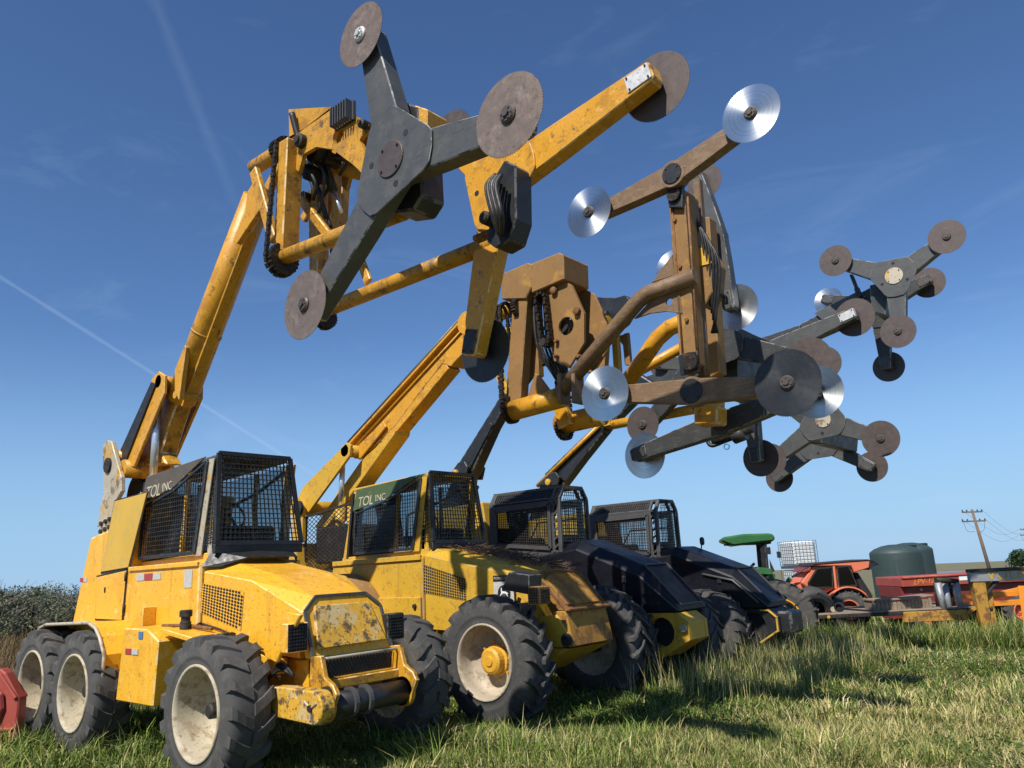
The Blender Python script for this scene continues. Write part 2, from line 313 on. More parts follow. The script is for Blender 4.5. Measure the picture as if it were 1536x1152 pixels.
def g_box(c, s):
    c = Vector(c); V = [c+Vector((x*s[0]/2, y*s[1]/2, z*s[2]/2)) for x in (-1, 1) for y in (-1, 1) for z in (-1, 1)]
    return V, [(0, 1, 3, 2), (4, 6, 7, 5), (0, 4, 5, 1), (2, 3, 7, 6), (0, 2, 6, 4), (1, 5, 7, 3)]
def box(name, c, s, mat, parent=None, bevel=.008):
    V, F = g_box(c, s); return mk(name, V, F, mat, parent, bevel=bevel)
def g_lathe(prof, n, axis='Y', c=(0, 0, 0)):
    """prof: list of (radius, along axis)"""
    V, F = [], []; c = Vector(c)
    for r, h in prof:
        for k in range(n):
            t = 2*math.pi*k/n; u, v = r*math.cos(t), r*math.sin(t)
            V.append(c+(Vector((u, h, v)) if axis == 'Y' else Vector((h, u, v)) if axis == 'X' else Vector((u, v, h))))
    m = len(prof)
    for i in range(m-1):
        for k in range(n):
            q = (k+1) % n; f = (i*n+k, i*n+q, (i+1)*n+q, (i+1)*n+k); F.append(f)
    F.append(tuple(range(n-1, -1, -1))); F.append(tuple((m-1)*n+k for k in range(n)))
    return V, F
def lathe(name, prof, n, mat, parent=None, axis='Y', c=(0, 0, 0), smooth=False):
    V, F = g_lathe(prof, n, axis, c); ob = mk(name, V, F, mat, parent)
    if smooth:
        for p in ob.data.polygons: p.use_smooth = len(p.vertices) == 4
    return ob
def ring_bolts(c, R, k, r, h, axis='Y', a0=.3, sgn=-1):
    b = MB()
    for i in range(k):
        t = a0+2*math.pi*i/k; u, v = R*math.cos(t), R*math.sin(t)
        cc = Vector(c)+(Vector((u, 0, v)) if axis == 'Y' else Vector((0, u, v)))
        b.add(*g_lathe([(r, 0), (r, sgn*h)], 6, axis, cc))
    return b
def guard(name, q, nx, ny, t, mat, parent=None, frame=None, fname='guard_frame', fw=.035):
    """wire grid on quad bl, br, tr, tl"""
    bl, br, tr, tl = [Vector(p) for p in q]; nrm = (br-bl).cross(tl-bl).normalized(); b = MB()
    for i in range(1, nx): s = i/nx; b.add(*g_bar(bl.lerp(br, s), tl.lerp(tr, s), t, t, up=nrm))
    for i in range(1, ny): s = i/ny; b.add(*g_bar(bl.lerp(tl, s)+nrm*t*.4, br.lerp(tr, s)+nrm*t*.4, t, t, up=nrm))
    ob = b.build(name, mat, parent)
    if frame:
        f = MB()
        for p0, p1 in ((bl, br), (br, tr), (tr, tl), (tl, bl)): f.add(*g_bar(p0+nrm*.004, p1+nrm*.004, fw, fw*.8, up=nrm))
        f.build(fname, frame, parent)
    return ob
def poly_guard(name, P, step, t, mat, parent=None, y=None, diamond=False):
    """wire grid clipped to polygon P of (x, z) on plane y (scanline clipped)"""
    b = MB()
    def scan(ux, uz):
        n = (-uz, ux); pr = [p[0]*n[0]+p[1]*n[1] for p in P]; c = min(pr)+step*.6
        while c < max(pr):
            hits = []
            for i in range(len(P)):
                a, e = P[i], P[(i+1) % len(P)]; da, de = pr[i]-c, pr[(i+1) % len(P)]-c
                if (da < 0) != (de < 0):
                    s = da/(da-de); hits.append((a[0]+(e[0]-a[0])*s, a[1]+(e[1]-a[1])*s))
            hits.sort(key=lambda h: h[0]*ux+h[1]*uz)
            for i in range(0, len(hits)-1, 2):
                p0, p1 = Vector((hits[i][0], y, hits[i][1])), Vector((hits[i+1][0], y, hits[i+1][1]))
                if (p1-p0).length > .02: b.add(*g_bar(p0, p1, t, t, up=Vector((0, 1, 0))))
            c += step
    if diamond: scan(.86, .5); scan(.86, -.5)
    else: scan(1, 0); scan(0, 1)
    return b.build(name, mat, parent)
def perforated(name, bl, br, tr, tl, nx, ny, mat, parent, round_=True, rr=.36):
    """sheet of nx*ny cells with holes on a quad"""
    b = MB(); bl, br, tr, tl = [Vector(v) for v in (bl, br, tr, tl)]
    def at(u, v): return bl.lerp(br, u/nx).lerp(tl.lerp(tr, u/nx), v/ny)
    for i in range(nx):
        for j in range(ny):
            if round_ and (i, j) in ((0, 0), (nx-1, 0), (0, ny-1), (nx-1, ny-1)): b.add([at(i, j), at(i+1, j), at(i+1, j+1), at(i, j+1)], [(0, 1, 2, 3)]); continue
            outer = [at(i+a, j+c) for a, c in ((0, 0), (.5, 0), (1, 0), (1, .5), (1, 1), (.5, 1), (0, 1), (0, .5))]
            sh = 0
            if round_: inner = [at(i+.5+rr*math.cos(t), j+.5+rr*math.sin(t)) for t in (math.radians(225+45*q) for q in range(8))]
            else: inner = [at(i+.5+rr*a, j+.5+rr*c) for a, c in ((-1, -1), (0, -1), (1, -1), (1, 0), (1, 1), (0, 1), (-1, 1), (-1, 0))]
            b.add(outer+inner, [(q, (q+1) % 8, 8+(q+1) % 8, 8+q) for q in range(8)])
    return b.build(name, mat, parent)
def text(name, s, size, origin, ux, uz, mat, parent=None, shear=0., depth=.002, spacing=1.):
    cu = bpy.data.curves.new(name, 'FONT'); cu.body = s; cu.size = size; cu.shear = shear; cu.extrude = depth; cu.space_character = spacing
    tmp = bpy.data.objects.new('t', cu); me = bpy.data.meshes.new_from_object(tmp); bpy.data.objects.remove(tmp); bpy.data.curves.remove(cu)
    me.materials.clear(); me.materials.append(mat)
    ux, uz = Vector(ux).normalized(), Vector(uz).normalized(); n = ux.cross(uz); o = Vector(origin)-CX.o
    for v in me.vertices: v.co = o+ux*v.co.x+uz*v.co.y+n*v.co.z
    return link(name, me, parent or CX.root)
def copy_tree(o, parent=None):
    c = o.copy(); COL.objects.link(c); c.parent = parent
    for ch in list(o.children): copy_tree(ch, c)
    return c
# ------------------------------------------------------------------ wheels
def tyre_mesh(name, R, w, rb, lugs, lug_h, style, mat):
    hw = w/2; b = MB()
    prof = [(rb, -hw*.72), (rb+.02, -hw*.86), (rb+.045, -hw*.93), (rb+.05, -hw*.90), (rb+(R-rb)*.35, -hw*.99), (rb+(R-rb)*.42, -hw*1.015), (rb+(R-rb)*.45, -hw*1.0), (rb+(R-rb)*.66, -hw*1.0), (R-.05, -hw*.93), (R-.012, -hw*.80), (R, -hw*.5), (R+.004, 0),
            (R, hw*.5), (R-.012, hw*.80), (R-.05, hw*.93), (rb+(R-rb)*.66, hw*1.0), (rb+(R-rb)*.35, hw*1.0), (rb+.02, hw*.86), (rb, hw*.72)]
    V, F = g_lathe(prof, 56); b.add(V, F[:-2]); nsm = len(F)-2
    def rp(t, y, r): return Vector((r*math.cos(t), y, r*math.sin(t)))
    per = 2*math.pi/lugs
    for k in range(lugs):
        for sd in (-1, 1):
            t0 = per*(k+(.5 if sd > 0 else 0))
            if style == 'ag':   path = [(0.0, -.02, .12), (.30, .30, .11), (.72, .62, .115), (1.0, .80, .14)]
            elif style == 'r4': path = [(0.02, .0, .26), (.40, .18, .22), (.80, .42, .24), (1.0, .52, .27)]
            else:               path = [(-.02, .0, .13), (.4, .45, .12), (.8, .72, .12), (1.0, .80, .14)]
            Vs, Fs = [], []
            for i, (u, dt, th) in enumerate(path):
                tt = t0+dt*per*.95; hwid = th*per*(1.0); y = sd*hw*u*.98
                base = R-.012 if u < .7 else (R-.03 if u < .9 else R-.085)
                top = R+lug_h if u < .9 else R+lug_h*.55
                Vs += [rp(tt-hwid, y, base), rp(tt-hwid*.8, y, top), rp(tt+hwid*.8, y, top), rp(tt+hwid, y, base)]
            for i in range(len(path)-1):
                for q in range(3): f = (4*i+q, 4*i+q+1, 4*i+5+q, 4*i+4+q); Fs.append(f if sd < 0 else f[::-1])
            Fs += [(0, 1, 2, 3), (12, 15, 14, 13)]
            b.add(Vs, Fs)
    me = raw(name, b.V, b.F, mat)
    me.polygons.foreach_set('use_smooth', [i < nsm for i in range(len(me.polygons))])
    return me
def wheel_set(R, w, rb, lugs, lug_h, style, rubber, rimmat, hubmat, deep=.15, hubr=.09, hubout=.05, planetary=False):
    hw = w/2
    ty = tyre_mesh('tyre', R, w, rb, lugs, lug_h, style, rubber)
    rp = [(rb+.030, -hw*.84), (rb+.032, -hw*.96), (rb+.020, -hw*.99), (rb+.004, -hw*.96), (rb-.006, -hw*.80), (rb-.012, -hw*.45), (rb-.018, -hw*.1), (rb-.03, -hw+deep-.03), (rb-.06, -hw+deep+.01), (rb-.11, -hw+deep+.03), (hubr+.06, -hw+deep+.01), (hubr, -hw+deep)]
    V, F = g_lathe(rp, 40); back = [(rb+.012, hw*.80), (rb-.02, hw*.6), (rb-.06, -hw+deep+.05), (hubr, -hw+deep+.04)]
    V2, F2 = g_lathe(back, 40); n = len(V); rim = raw('rim', V+V2, F[:-2]+[tuple(a+n for a in f[::-1]) for f in F2[:-2]], rimmat, True)
    hb = MB()
    if planetary: hp = [(hubr+.06, -hw+deep+.02), (hubr+.06, -hw+deep-.02), (hubr+.03, -hw+deep-.03), (hubr+.03, -hw+deep-hubout), (hubr, -hw+deep-hubout-.02), (hubr*.5, -hw+deep-hubout-.02), (hubr*.45, -hw+deep-hubout-.035)]
    else: hp = [(hubr+.03, -hw+deep+.02), (hubr+.02, -hw+deep-.015), (hubr*.9, -hw+deep-.02), (hubr*.8, -hw+deep-hubout), (hubr*.6, -hw+deep-hubout-.015)]
    V, F = g_lathe(hp, 24); hb.add(V, F)
    k = 8
    for q in ring_bolts((0, -hw+deep-.005, 0), hubr+.10, k, .014, .03).__dict__.items(): pass
    bb = ring_bolts((0, -hw+deep+.004, 0), hubr+.095, k, .015, .035); hb.add(bb.V, bb.F)
    hub = raw('wheel_hub', hb.V, hb.F, hubmat)
    return ty, rim, hub
def place_wheel(ws, x, y, z, side=-1, steer=0., ph=0.):
    """side -1: outer face towards -Y"""
    ty, rim, hub = ws
    e = link('wheel', ty, CX.root); e.location = Vector((x, y, z))-CX.o
    e.rotation_euler = (0, ph, steer+(math.pi if side > 0 else 0))
    link('rim', rim, e); link('wheel_hub', hub, e); return e
# ------------------------------------------------------------------ saws
def blade_mesh(R, mat, hubmat, n=90, hubr=.068):
    V, F, I = [], [], []
    def add(prof, nn, i, tooth=False):
        o = len(V)
        for (r, h) in prof:
            for k in range(nn):
                t = 2*math.pi*k/nn; rr = r
                if tooth and r > R*.98: rr = r+(.006 if k % 2 else -.003)
                V.append((rr*math.cos(t), rr*math.sin(t), h))
        for a in range(len(prof)-1):
            for k in range(nn):
                q = (k+1) % nn; F.append((o+a*nn+k, o+a*nn+q, o+(a+1)*nn+q, o+(a+1)*nn+k)); I.append(i)
        F.append(tuple(range(o+nn-1, o-1, -1))); I.append(i); F.append(tuple(o+(len(prof)-1)*nn+k for k in range(nn))); I.append(i)
    add([(R, -.002), (R, .002)], 2*n, 0, True)
    add([(hubr, .0), (hubr, .014), (hubr*.82, .026), (hubr*.8, .03)], 20, 1); add([(hubr*.42, .03), (hubr*.42, .046)], 6, 1)
    for q in range(6):
        t = q*math.pi/3; o = len(V)
        for h in (.028, .036):
            for k in range(6): V.append((hubr*.62*math.cos(t)+.008*math.cos(k*math.pi/3), hubr*.62*math.sin(t)+.008*math.sin(k*math.pi/3), h))
        F.append(tuple(o+6+k for k in range(6))); I.append(1)
        for k in range(6): F.append((o+k, o+(k+1) % 6, o+6+(k+1) % 6, o+6+k)); I.append(1)
    return raw('saw_blade', V, F, [mat, hubmat], mi=I)
_bl = {}
def blade(P, side, kind, R, parent):
    """P world centre, side -1: hub towards -Y"""
    key = (kind, R)
    if key not in _bl:
        _bl[key] = blade_mesh(R, {'b': m_bladeb, 'd': m_bladed, 's': m_blades, 'k': m_bladek, 'w': m_bladeb}[kind], {'b': m_capb, 'd': m_capb, 's': m_capb, 'k': m_capb, 'w': m_white}[kind])
    o = link('saw_blade', _bl[key], parent); o.location = Vector(P)-CX.o
    o.rotation_euler = (math.radians(90 if side < 0 else -90), 0, 0)
    o.rotation_mode = 'XYZ'; o.rotation_euler.rotate_axis('Z', random.uniform(0, 6.28))
    return o
def rotor(hub, tips, y, side, mat, capmat, kinds, R=.30, star=True, aw=(.30, .175), ad=.16, plates=None, cap_r=.13, name='cutter_rotor'):
    """hub and tips are photo pixels on plane y (the blade plane); arms lie behind the blades"""
    H = onY(hub, y); T = [onY(t, y) for t in tips]
    ya = y+(.14 if side < 0 else -.14)            # arm centre plane
    y0, y1 = ya-ad/2, ya+ad/2
    V, F = g_lathe([(.15, y0-.002), (.15, y1+.002)], 24, 'Y', (H.x, 0, H.z)); root = mk(name, V, F, mat)
    for i, t in enumerate(T):
        d = Vector((t.x-H.x, 0, t.z-H.z)); L = d.length; d.normalize(); nn = Vector((-d.z, 0, d.x))
        st, en = .04 if len(T) == 3 else 0, L+.085
        w0, w1 = aw
        pts = [(st, -w0/2), (L*.42, -w0/2*.86), (en-.03, -w1/2), (en, -w1/2+.03), (en, w1/2-.03), (en-.03, w1/2), (L*.42, w0/2*.86), (st, w0/2)]
        poly = [(H.x+d.x*a+nn.x*b, H.z+d.z*a+nn.z*b) for a, b in pts]
        prism('rotor_arm', poly, y0+.0015*i, y1-.0015*i, mat, root, bevel=.010)
        # spindle between arm and blade
        yb = y0 if side < 0 else y1
        V, F = g_lathe([(.05, yb), (.05, y)], 14, 'Y', (t.x, 0, t.z)); mk('spindle', V, F, m_dkhub, root)
        blade((t.x, y, t.z), side, kinds[i], R if not isinstance(R, (list, tuple)) else R[i], root)
        if side > 0 or (plates and plates[i]):
            pm = plates[i] if plates else mat
            if pm:
                yp = y0-.006
                q = [(L-.16, -w1/2+.02), (L+.07, -w1/2+.02), (L+.07, w1/2-.02), (L-.16, w1/2-.02)]
                poly = [(H.x+d.x*a+nn.x*b, H.z+d.z*a+nn.z*b) for a, b in q]
                prism('end_plate', poly, yp-.006, y0-.001, pm, root, bevel=.004)
                bb = MB()
                for a, b in ((L-.135, -w1/2+.04), (L+.045, -w1/2+.04), (L+.045, w1/2-.04), (L-.135, w1/2-.04)):
                    bb.add(*g_lathe([(.009, yp-.006), (.009, yp-.016)], 6, 'Y', (H.x+d.x*a+nn.x*b, 0, H.z+d.z*a+nn.z*b)))
                bb.build('plate_bolts', m_dkhub, root)
    yf = y0 if side < 0 else y0
    if star and len(T) == 3:
        P = []
        for t in T:
            d = Vector((t.x-H.x, 0, t.z-H.z)); L = d.length; d.normalize(); nn = Vector((-d.z, 0, d.x)); a = min(.46, L*.36)
            P.append([(a-.05, -aw[0]*.50), (a, -aw[0]*.36), (a+.015, 0), (a, aw[0]*.36), (a-.05, aw[0]*.50)])
            P[-1] = [(math.atan2(d.z, d.x), H.x+d.x*u+nn.x*v, H.z+d.z*u+nn.z*v) for u, v in P[-1]]
        P.sort(key=lambda q: q[0][0]); poly = [(x, z) for q in P for (_, x, z) in q]
        prism('star_plate', poly, yf-.02, yf-.002, mat, root, bevel=.005)
        for t in T:
            d = -Vector((t.x-H.x, 0, t.z-H.z)).normalized()
            lathe('plate_hole_plug', [(.028, yf-.0205), (.028, yf-.0225)], 12, m_dark, root, c=(H.x+d.x*.24, 0, H.z+d.z*.24))
    yc_ = yf-(.02 if star and len(T) == 3 else 0)
    if side < 0 or len(T) == 2:
        lathe('hub_cap', [(cap_r, yc_-.001), (cap_r, yc_-.010), (cap_r*.97, yc_-.014)], 32, capmat, root, c=(H.x, 0, H.z))
        ring_bolts((H.x, yc_-.013, H.z), cap_r*.82, 4, .011, .012, a0=.7).build('hub_bolts', m_dkhub, root)
    return root, H, T
def sprocket(name, c, r, mat, parent=None, axis='X', w=.05, teeth=22):
    V, F = [], []; n = teeth*2; c = Vector(c)
    for h in (-w/2, w/2):
        for k in range(n):
            t = 2*math.pi*k/n; rr = r if k % 2 else r*.90
            V.append(c+(Vector((h, rr*math.cos(t), rr*math.sin(t))) if axis == 'X' else Vector((rr*math.cos(t), h, rr*math.sin(t)))))
    F = [tuple(range(n)), tuple(range(2*n-1, n-1, -1))]+[(k, (k+1) % n, n+(k+1) % n, n+k) for k in range(n)]
    return mk(name, V, F, mat, parent)
def chain(name, p0, p1, r0, r1, mat, parent=None, axis='X', w=.05, off=0.):
    """loop of links round two sprockets with axis X, in the YZ plane (or axis Y in XZ)"""
    p0, p1 = Vector(p0), Vector(p1); b = MB(); ax = Vector((1, 0, 0)) if axis == 'X' else Vector((0, 1, 0))
    d = (p1-p0); d -= ax*d.dot(ax); d.normalize(); s = ax.cross(d); pts = []
    for k in range(9): t = math.pi*k/8; pts.append(p0+(s*math.cos(t)-d*math.sin(t))*r0)
    e = []
    for k in range(9): t = math.pi*k/8; e.append(p1+(-s*math.cos(t)+d*math.sin(t))*r1)
    loop = pts+e+[pts[0]]; acc = []; step = .055
    for a, c in zip(loop, loop[1:]):
        m = max(1, round((c-a).length/step)); acc += [a.lerp(c, i/m) for i in range(m)]
    for i, p in enumerate(acc):
        q = acc[(i+1) % len(acc)]
        if (q-p).length < 1e-4: continue
        ww = w if i % 2 else w*.7
        b.add(*g_bar(p.lerp(q, .08), p.lerp(q, .92), ww, .035, up=(q-p).cross(ax)))
    return b.build(name, mat, parent)
# ------------------------------------------------------------------ yellow carriers (two older machines)
def sections(name, secs, mat, parent=None, bevel=.012, cap=True):
    """secs: list of rings (same count), lofted"""
    n = len(secs[0]); V = [v for s in secs for v in s]; F = []
    for i in range(len(secs)-1):
        for k in range(n):
            q = (k+1) % n; F.append((i*n+k, (i+1)*n+k, (i+1)*n+q, i*n+q))
    if cap: F += [tuple(range(n)), tuple((len(secs)-1)*n+k for k in range(n-1, -1, -1))]
    return mk(name, V, F, mat, parent, bevel=bevel)
def yellow_carrier(dx, dy, dz, pm, first):
    def q(x, y, z): return Vector((x+dx, y+dy, z+dz))
    def pr(name, poly, y0, y1, mat, parent=None, **k): return prism(name, [(x+dx, z+dz) for x, z in poly], y0+dy, y1+dy, mat, parent, **k)
    # hull
    hp = [(-11.19, 1.30), (-10.80, 2.39), (-10.12, 2.47), (-10.06, 2.80), (-9.42, 2.84), (-9.58, 1.96)] if first else [(-11.3, 1.30), (-11.2, 2.3), (-10.95, 2.3), (-10.85, 1.8), (-9.95, 1.8), (-9.9, 1.96)]
    hull = pr('body', hp+[(-7.90, 1.96), (-7.90, 1.10), (-8.6, .95), (-11.05, 1.02)], 4.10, 5.34, pm, bevel=.03, seg=2)
    pr('chassis', [(-11.0, .62), (-11.0, 1.05), (-6.2, 1.02), (-6.1, .62), (-7.6, .52), (-9.8, .52)], 4.36, 5.08, m_yel2 if not first else pm, bevel=.02)
    # doors and panel seams on the near side
    if first:
        pr('upper_panel', XZm([(152, 858), (173, 752), (221, 739), (193, 851)], 4.09, dx, dz), 4.080, 4.091, m_oli, bevel=.004)
        d = pr('side_door', XZm([(146, 866), (190, 856), (183, 930), (144, 928)], 4.09, dx, dz), 4.078, 4.091, m_yel, bevel=.005)
        pr('door_seal', XZm([(144.5, 863.5), (191.5, 853), (184.5, 933), (142, 930.5)], 4.09, dx, dz), 4.092, 4.0985, m_dkhub, d, bevel=0); pr('panel_seal', XZm([(150.5, 860.5), (171.5, 750), (222.5, 737), (194, 854)], 4.09, dx, dz), 4.092, 4.0985, m_dkhub, bevel=0)
        tube('hood_seam', [onY(p, 4.125) for p in ((284, 933), (302, 935), (330, 944), (398, 976))], .010, m_dkhub, n=6)
        for z in (1.5, 1.86): tube('hinge', [q(-9.62, 4.078, z-.05), q(-9.62, 4.078, z+.05)], .014, m_dkhub, d)
        box('latch', q(-10.17, 4.075, 1.72), (.03, .02, .07), m_dkhub, d)
        # reflectors
        for (p, n_) in (((210.5, 866), 3), ((122.5, 870), 2)):
            P = onY(p, 4.095); 
            for i in range(n_): box('reflector', (P.x-.0+i*.205*(1 if n_ == 3 else .55), 4.096, P.z), (.19*(1 if n_ == 3 else .55), .006, .075*(1 if n_ == 3 else .7)), m_rred if i % 2 == (1 if n_ == 3 else 0) else m_rwht, bevel=0)
        # belt moulding
        bar('belt_moulding', q(-9.56, 4.09, 1.945), q(-7.92, 4.09, 1.945), .03, .05, pm)
        box('side_patch', q(-8.13, 4.096, 1.80), (.17, .004, .19), m_rwht, bevel=0)
    else:
        bar('belt_moulding', q(-9.9, 4.09, 1.93), q(-7.92, 4.09, 1.945), .04, .07, pm)
        # large front lower side plate with bolts
        pr('side_plate', [(-8.95, 1.42), (-7.92, 1.42), (-7.92, .78), (-8.3, .70), (-8.95, .9)], 4.06, 4.098, pm, bevel=.008)
        for z in (1.30, 1.14, .98): lathe('plate_bolt', [(.035, 4.058+dy), (.03, 4.03+dy)], 10, m_dkhub, c=(-8.02+dx, 0, z+dz))
    # rear tower: boom support plates
    tw = XZm([(145, 790), (154.6, 739), (153.8, 668.5), (160, 660), (167, 662), (181.5, 715.5), (181.5, 737), (173, 752), (169, 788)], 4.22, dx, dz)
    for y in (4.22, 4.92) if first else ():
        pl = pr('boom_support_plate', tw, y, y+.055, m_worn if first else m_yel2, bevel=.008)
        c = onY((163, 698), 4.22)
        lathe('pivot_boss', [(.10, y-.03+dy), (.10, y+dy), ], 18, m_dkhub, pl, c=(c.x+dx, 0, c.z+dz))
    b = MB()
    for i in range(4 if first else 0):
        for j in range(2): b.add(*g_lathe([(.032, 4.215+dy), (.032, 4.17+dy)], 6, 'Y', q(-10.72+i*.13, 0, 2.46+j*.10+.02*i)))
    if first: pr('bolt_plate', [(-10.83, 2.38), (-10.22, 2.43), (-10.22, 2.66), (-10.80, 2.61)], 4.20, 4.219, m_worn); [mk('tower_bolt', b.V[i*12:(i+1)*12], b.F[:8], m_dkhub) for i in range(8 if first else 0)]
    # cab ---------------------------------------------------------------
    y0, y1 = 4.22, 5.18
    xf, xr, zt, zb = -7.90, -9.62, 3.08, 2.05
    xft = xf+.02
    cab = pr('cab', [(xr-.24, 1.955), (xr-.22, 2.02), (xf-.0, 2.06), (xf-.0, 1.955)], y0, y1, pm, bevel=.01)      # sill
    cm = m_worn if first else pm
    def post(a, b_, w=.075, m=pm): bar('cab_post', a, b_, w, w, m, cab, bevel=.01)
    for y in (y0+.04, y1-.04):
        yy = 4.26 if y < 4.6 else 5.12
        post(q(xf-.05, y, zb-.02), q(xf-.02, yy+.02, zt-.03), .085, m_worn if first else pm)
        post(q(xr-.18, y, zb-.05), q(xr+.06, yy+.02, zt-.07))
    post(q(-8.62, y0+.03, zb), q(-8.56, 4.27, zt-.06), .05)
    post(q(-8.62, y1-.03, zb), q(-8.56, 5.12, zt-.06), .05)
    V = [q(xr+.02, y0+.02, zt-.07), q(xf-.0, y0+.04, zt-.01), q(xf-.0, y1-.06, zt-.01), q(xr+.02, y1-.04, zt-.07)]
    mk('cab_roof', V+[v+Vector((0, 0, .05)) for v in V], [(3, 2, 1, 0), (4, 5, 6, 7), (0, 1, 5, 4), (1, 2, 6, 5), (2, 3, 7, 6), (3, 0, 4, 7)], m_cabg if first else pm, cab, bevel=.012)
    # rear bulkhead with window opening, interior
    for y in (y0+.10, y1-.16): bar('bulkhead', q(xr-.1, y, 2.0), q(xr+.04, y, zt-.1), .22, .05, m_dark, cab)
    bar('bulkhead', q(xr-.1, 4.34, 2.22), q(xr-.1, 5.1, 2.22), .04, .42, m_dark, cab)
    box('cab_floor', q(-8.8, 4.7, 2.03), (1.5, .8, .03), m_dark, cab)
    sb = MB(); sb.add(*g_box(q(-9.02, 4.7, 2.22), (.46, .46, .14))); sb.add(*g_bar(q(-9.24, 4.7, 2.26), q(-9.34, 4.7, 2.80), .44, .12)); sb.build('seat', m_seat, cab, bevel=.03)
    box('dashboard', q(-8.10, 4.7, 2.20), (.22, .70, .30), m_dark, cab, bevel=.03)
    tube('steering_column', [q(-8.2, 4.7, 2.3), q(-8.42, 4.7, 2.50)], .02, m_dark, cab)
    ring = [q(-8.42-.09*math.cos(t), 4.7+.19*math.sin(t), 2.50+.16*math.cos(t)) for t in (2*math.pi*i/20 for i in range(21))]
    tube('steering_wheel', ring, .014, m_dark, cab, n=8)
    # glazing
    def pane(name, P, mat=m_glass): mk(name, P, [tuple(range(len(P)))], mat, cab)
    pane('side_window', [q(xr-.12, y0+.05, zb+.02), q(xf-.1, y0+.05, zb+.02), q(xf-.06, 4.29, zt-.06), q(xr+.08, 4.29, zt-.1)])
    pane('side_window', [q(xr-.12, y1-.05, zb+.02), q(xf-.1, y1-.05, zb+.02), q(xf-.06, 5.11, zt-.06), q(xr+.08, 5.11, zt-.1)])
    pane('windscreen', [q(xf-.03, y0+.05, zb), q(xf-.03, y1-.05, zb), q(xf-.03, 5.1, zt-.05), q(xf-.03, 4.3, zt-.05)])
    pane('rear_window', [q(xr-.02, 4.4, 2.45), q(xr-.02, 5.0, 2.45), q(xr+.04, 5.0, zt-.1), q(xr+.04, 4.4, zt-.1)])
    # side guard with sloping top edge under the sign
    gp = [(-9.50, 2.06), (-8.18, 2.07), (-7.98, 3.04), (-8.70, 2.80), (-9.46, 2.66)]
    gp = [(x+dx, z+dz) for x, z in gp]; yg = 4.175+dy
    poly_guard('side_guard_mesh', gp, .052, .0085, m_guard, cab, y=yg)
    fr = MB()
    for i in range(5):
        a, c = gp[i], gp[(i+1) % 5]; fr.add(*g_bar((a[0], yg-.003, a[1]), (c[0], yg-.003, c[1]), .05 if i in (1,) else .034, .026, up=Vector((0, 1, 0))))
    fr.build('side_guard_frame', m_blk, cab, bevel=.004)
    fr = MB(); yg2 = 5.225+dy
    for i in range(5):
        a, c = gp[i], gp[(i+1) % 5]; fr.add(*g_bar((a[0], yg2, a[1]), (c[0], yg2, c[1]), .034, .026, up=Vector((0, 1, 0))))
    fr.build('side_guard_frame', m_blk, cab)
    # sign
    sg = [(-9.50, 2.70), (-9.40, 3.02), (-7.98, 3.09), (-8.68, 2.83)]
    s = pr('sign', sg, 4.150, 4.168, m_signd if first else m_signg, cab, bevel=.003)
    text('sign_lettering', 'TOL', .20, q(-9.38, 4.147, 2.755), (1, 0, .04), (0, 0, 1), m_letw, cab, shear=.25, spacing=.92)
    text('sign_lettering', 'INC', .14, q(-8.96, 4.147, 2.80), (1, 0, .04), (0, 0, 1), m_letw, cab)
    # front cage
    zf = zb+.10
    Q = [q(xf+.10, 4.22, zf), q(xf+.10, 5.26, zf), q(xf+.04, 5.13, zt+.04), q(xf+.04, 4.24, zt+.04)]
    guard('front_guard_mesh', Q, 19, 18, .0105, m_guard, cab, m_blk, 'front_guard_frame', .045)
    Q2 = [q(xf-.18, 4.205, zf-.05), q(xf+.06, 4.205, zf), q(xf+.02, 4.225, zt-.02), q(xf-.02, 4.225, zt-.02)]
    guard('corner_guard_mesh', Q2, 4, 18, .0085, m_guard, cab)
    bar('cage_lower_rail', q(xf+.08, 4.2, zf-.06), q(xf+.08, 5.28, zf-.06), .05, .10, m_blk, cab)
    st = [(-8.22, 2.03), (-8.06, 2.03), (-7.86, 3.06), (-7.97, 3.06)]
    pr('corner_strip', st, 4.185, 4.202, m_worn if first else pm, cab, bevel=.004); pr('corner_strip', st, 5.205, 5.222, pm, cab, bevel=.004)
    # cowl mat, hood -----------------------------------------------------
    if first:
        V = [q(xf+.0, 4.12, 1.91), q(xf+.20, 4.22, 1.90), q(xf+.33, 4.45, 1.985), q(xf+.38, 4.8, 1.985), q(xf+.28, 5.1, 1.98), q(xf+.0, 5.27, 1.92), q(xf+.0, 5.2, 2.075), q(xf+.02, 4.7, 2.09), q(xf+.0, 4.22, 2.07)]
        mk('cowl_mat', V, [(0, 1, 2, 8), (2, 3, 7, 8), (3, 4, 6, 7), (4, 5, 6)], m_hose, hull)
    cy = 4.70
    def ring(x, wl, wt, zl, zm, zt_): return [q(x, cy-wl, zl), q(x, cy-wl, zm), q(x, cy-wt, zt_), q(x, cy+wt, zt_), q(x, cy+wl, zm), q(x, cy+wl, zl)]
    if first:
        secs = [ring(-7.88, .56, .30, 1.10, 1.86, 1.975), ring(-6.95, .56, .31, 1.10, 1.745, 1.80), ring(-6.32, .44, .29, 1.04, 1.455, 1.575)]
        nose = [q(-6.30, cy-.29, 1.575), q(-6.30, cy+.29, 1.575), q(-6.25, cy+.44, 1.45), q(-6.10, cy+.46, 1.04), q(-6.10, cy-.45, 1.04), q(-6.25, cy-.44, 1.45)]
    else:
        secs = [ring(-7.88, .58, .42, 1.0, 1.97, 2.07), ring(-6.6, .58, .42, .95, 1.72, 1.80), ring(-6.05, .50, .34, .90, 1.58, 1.67)]
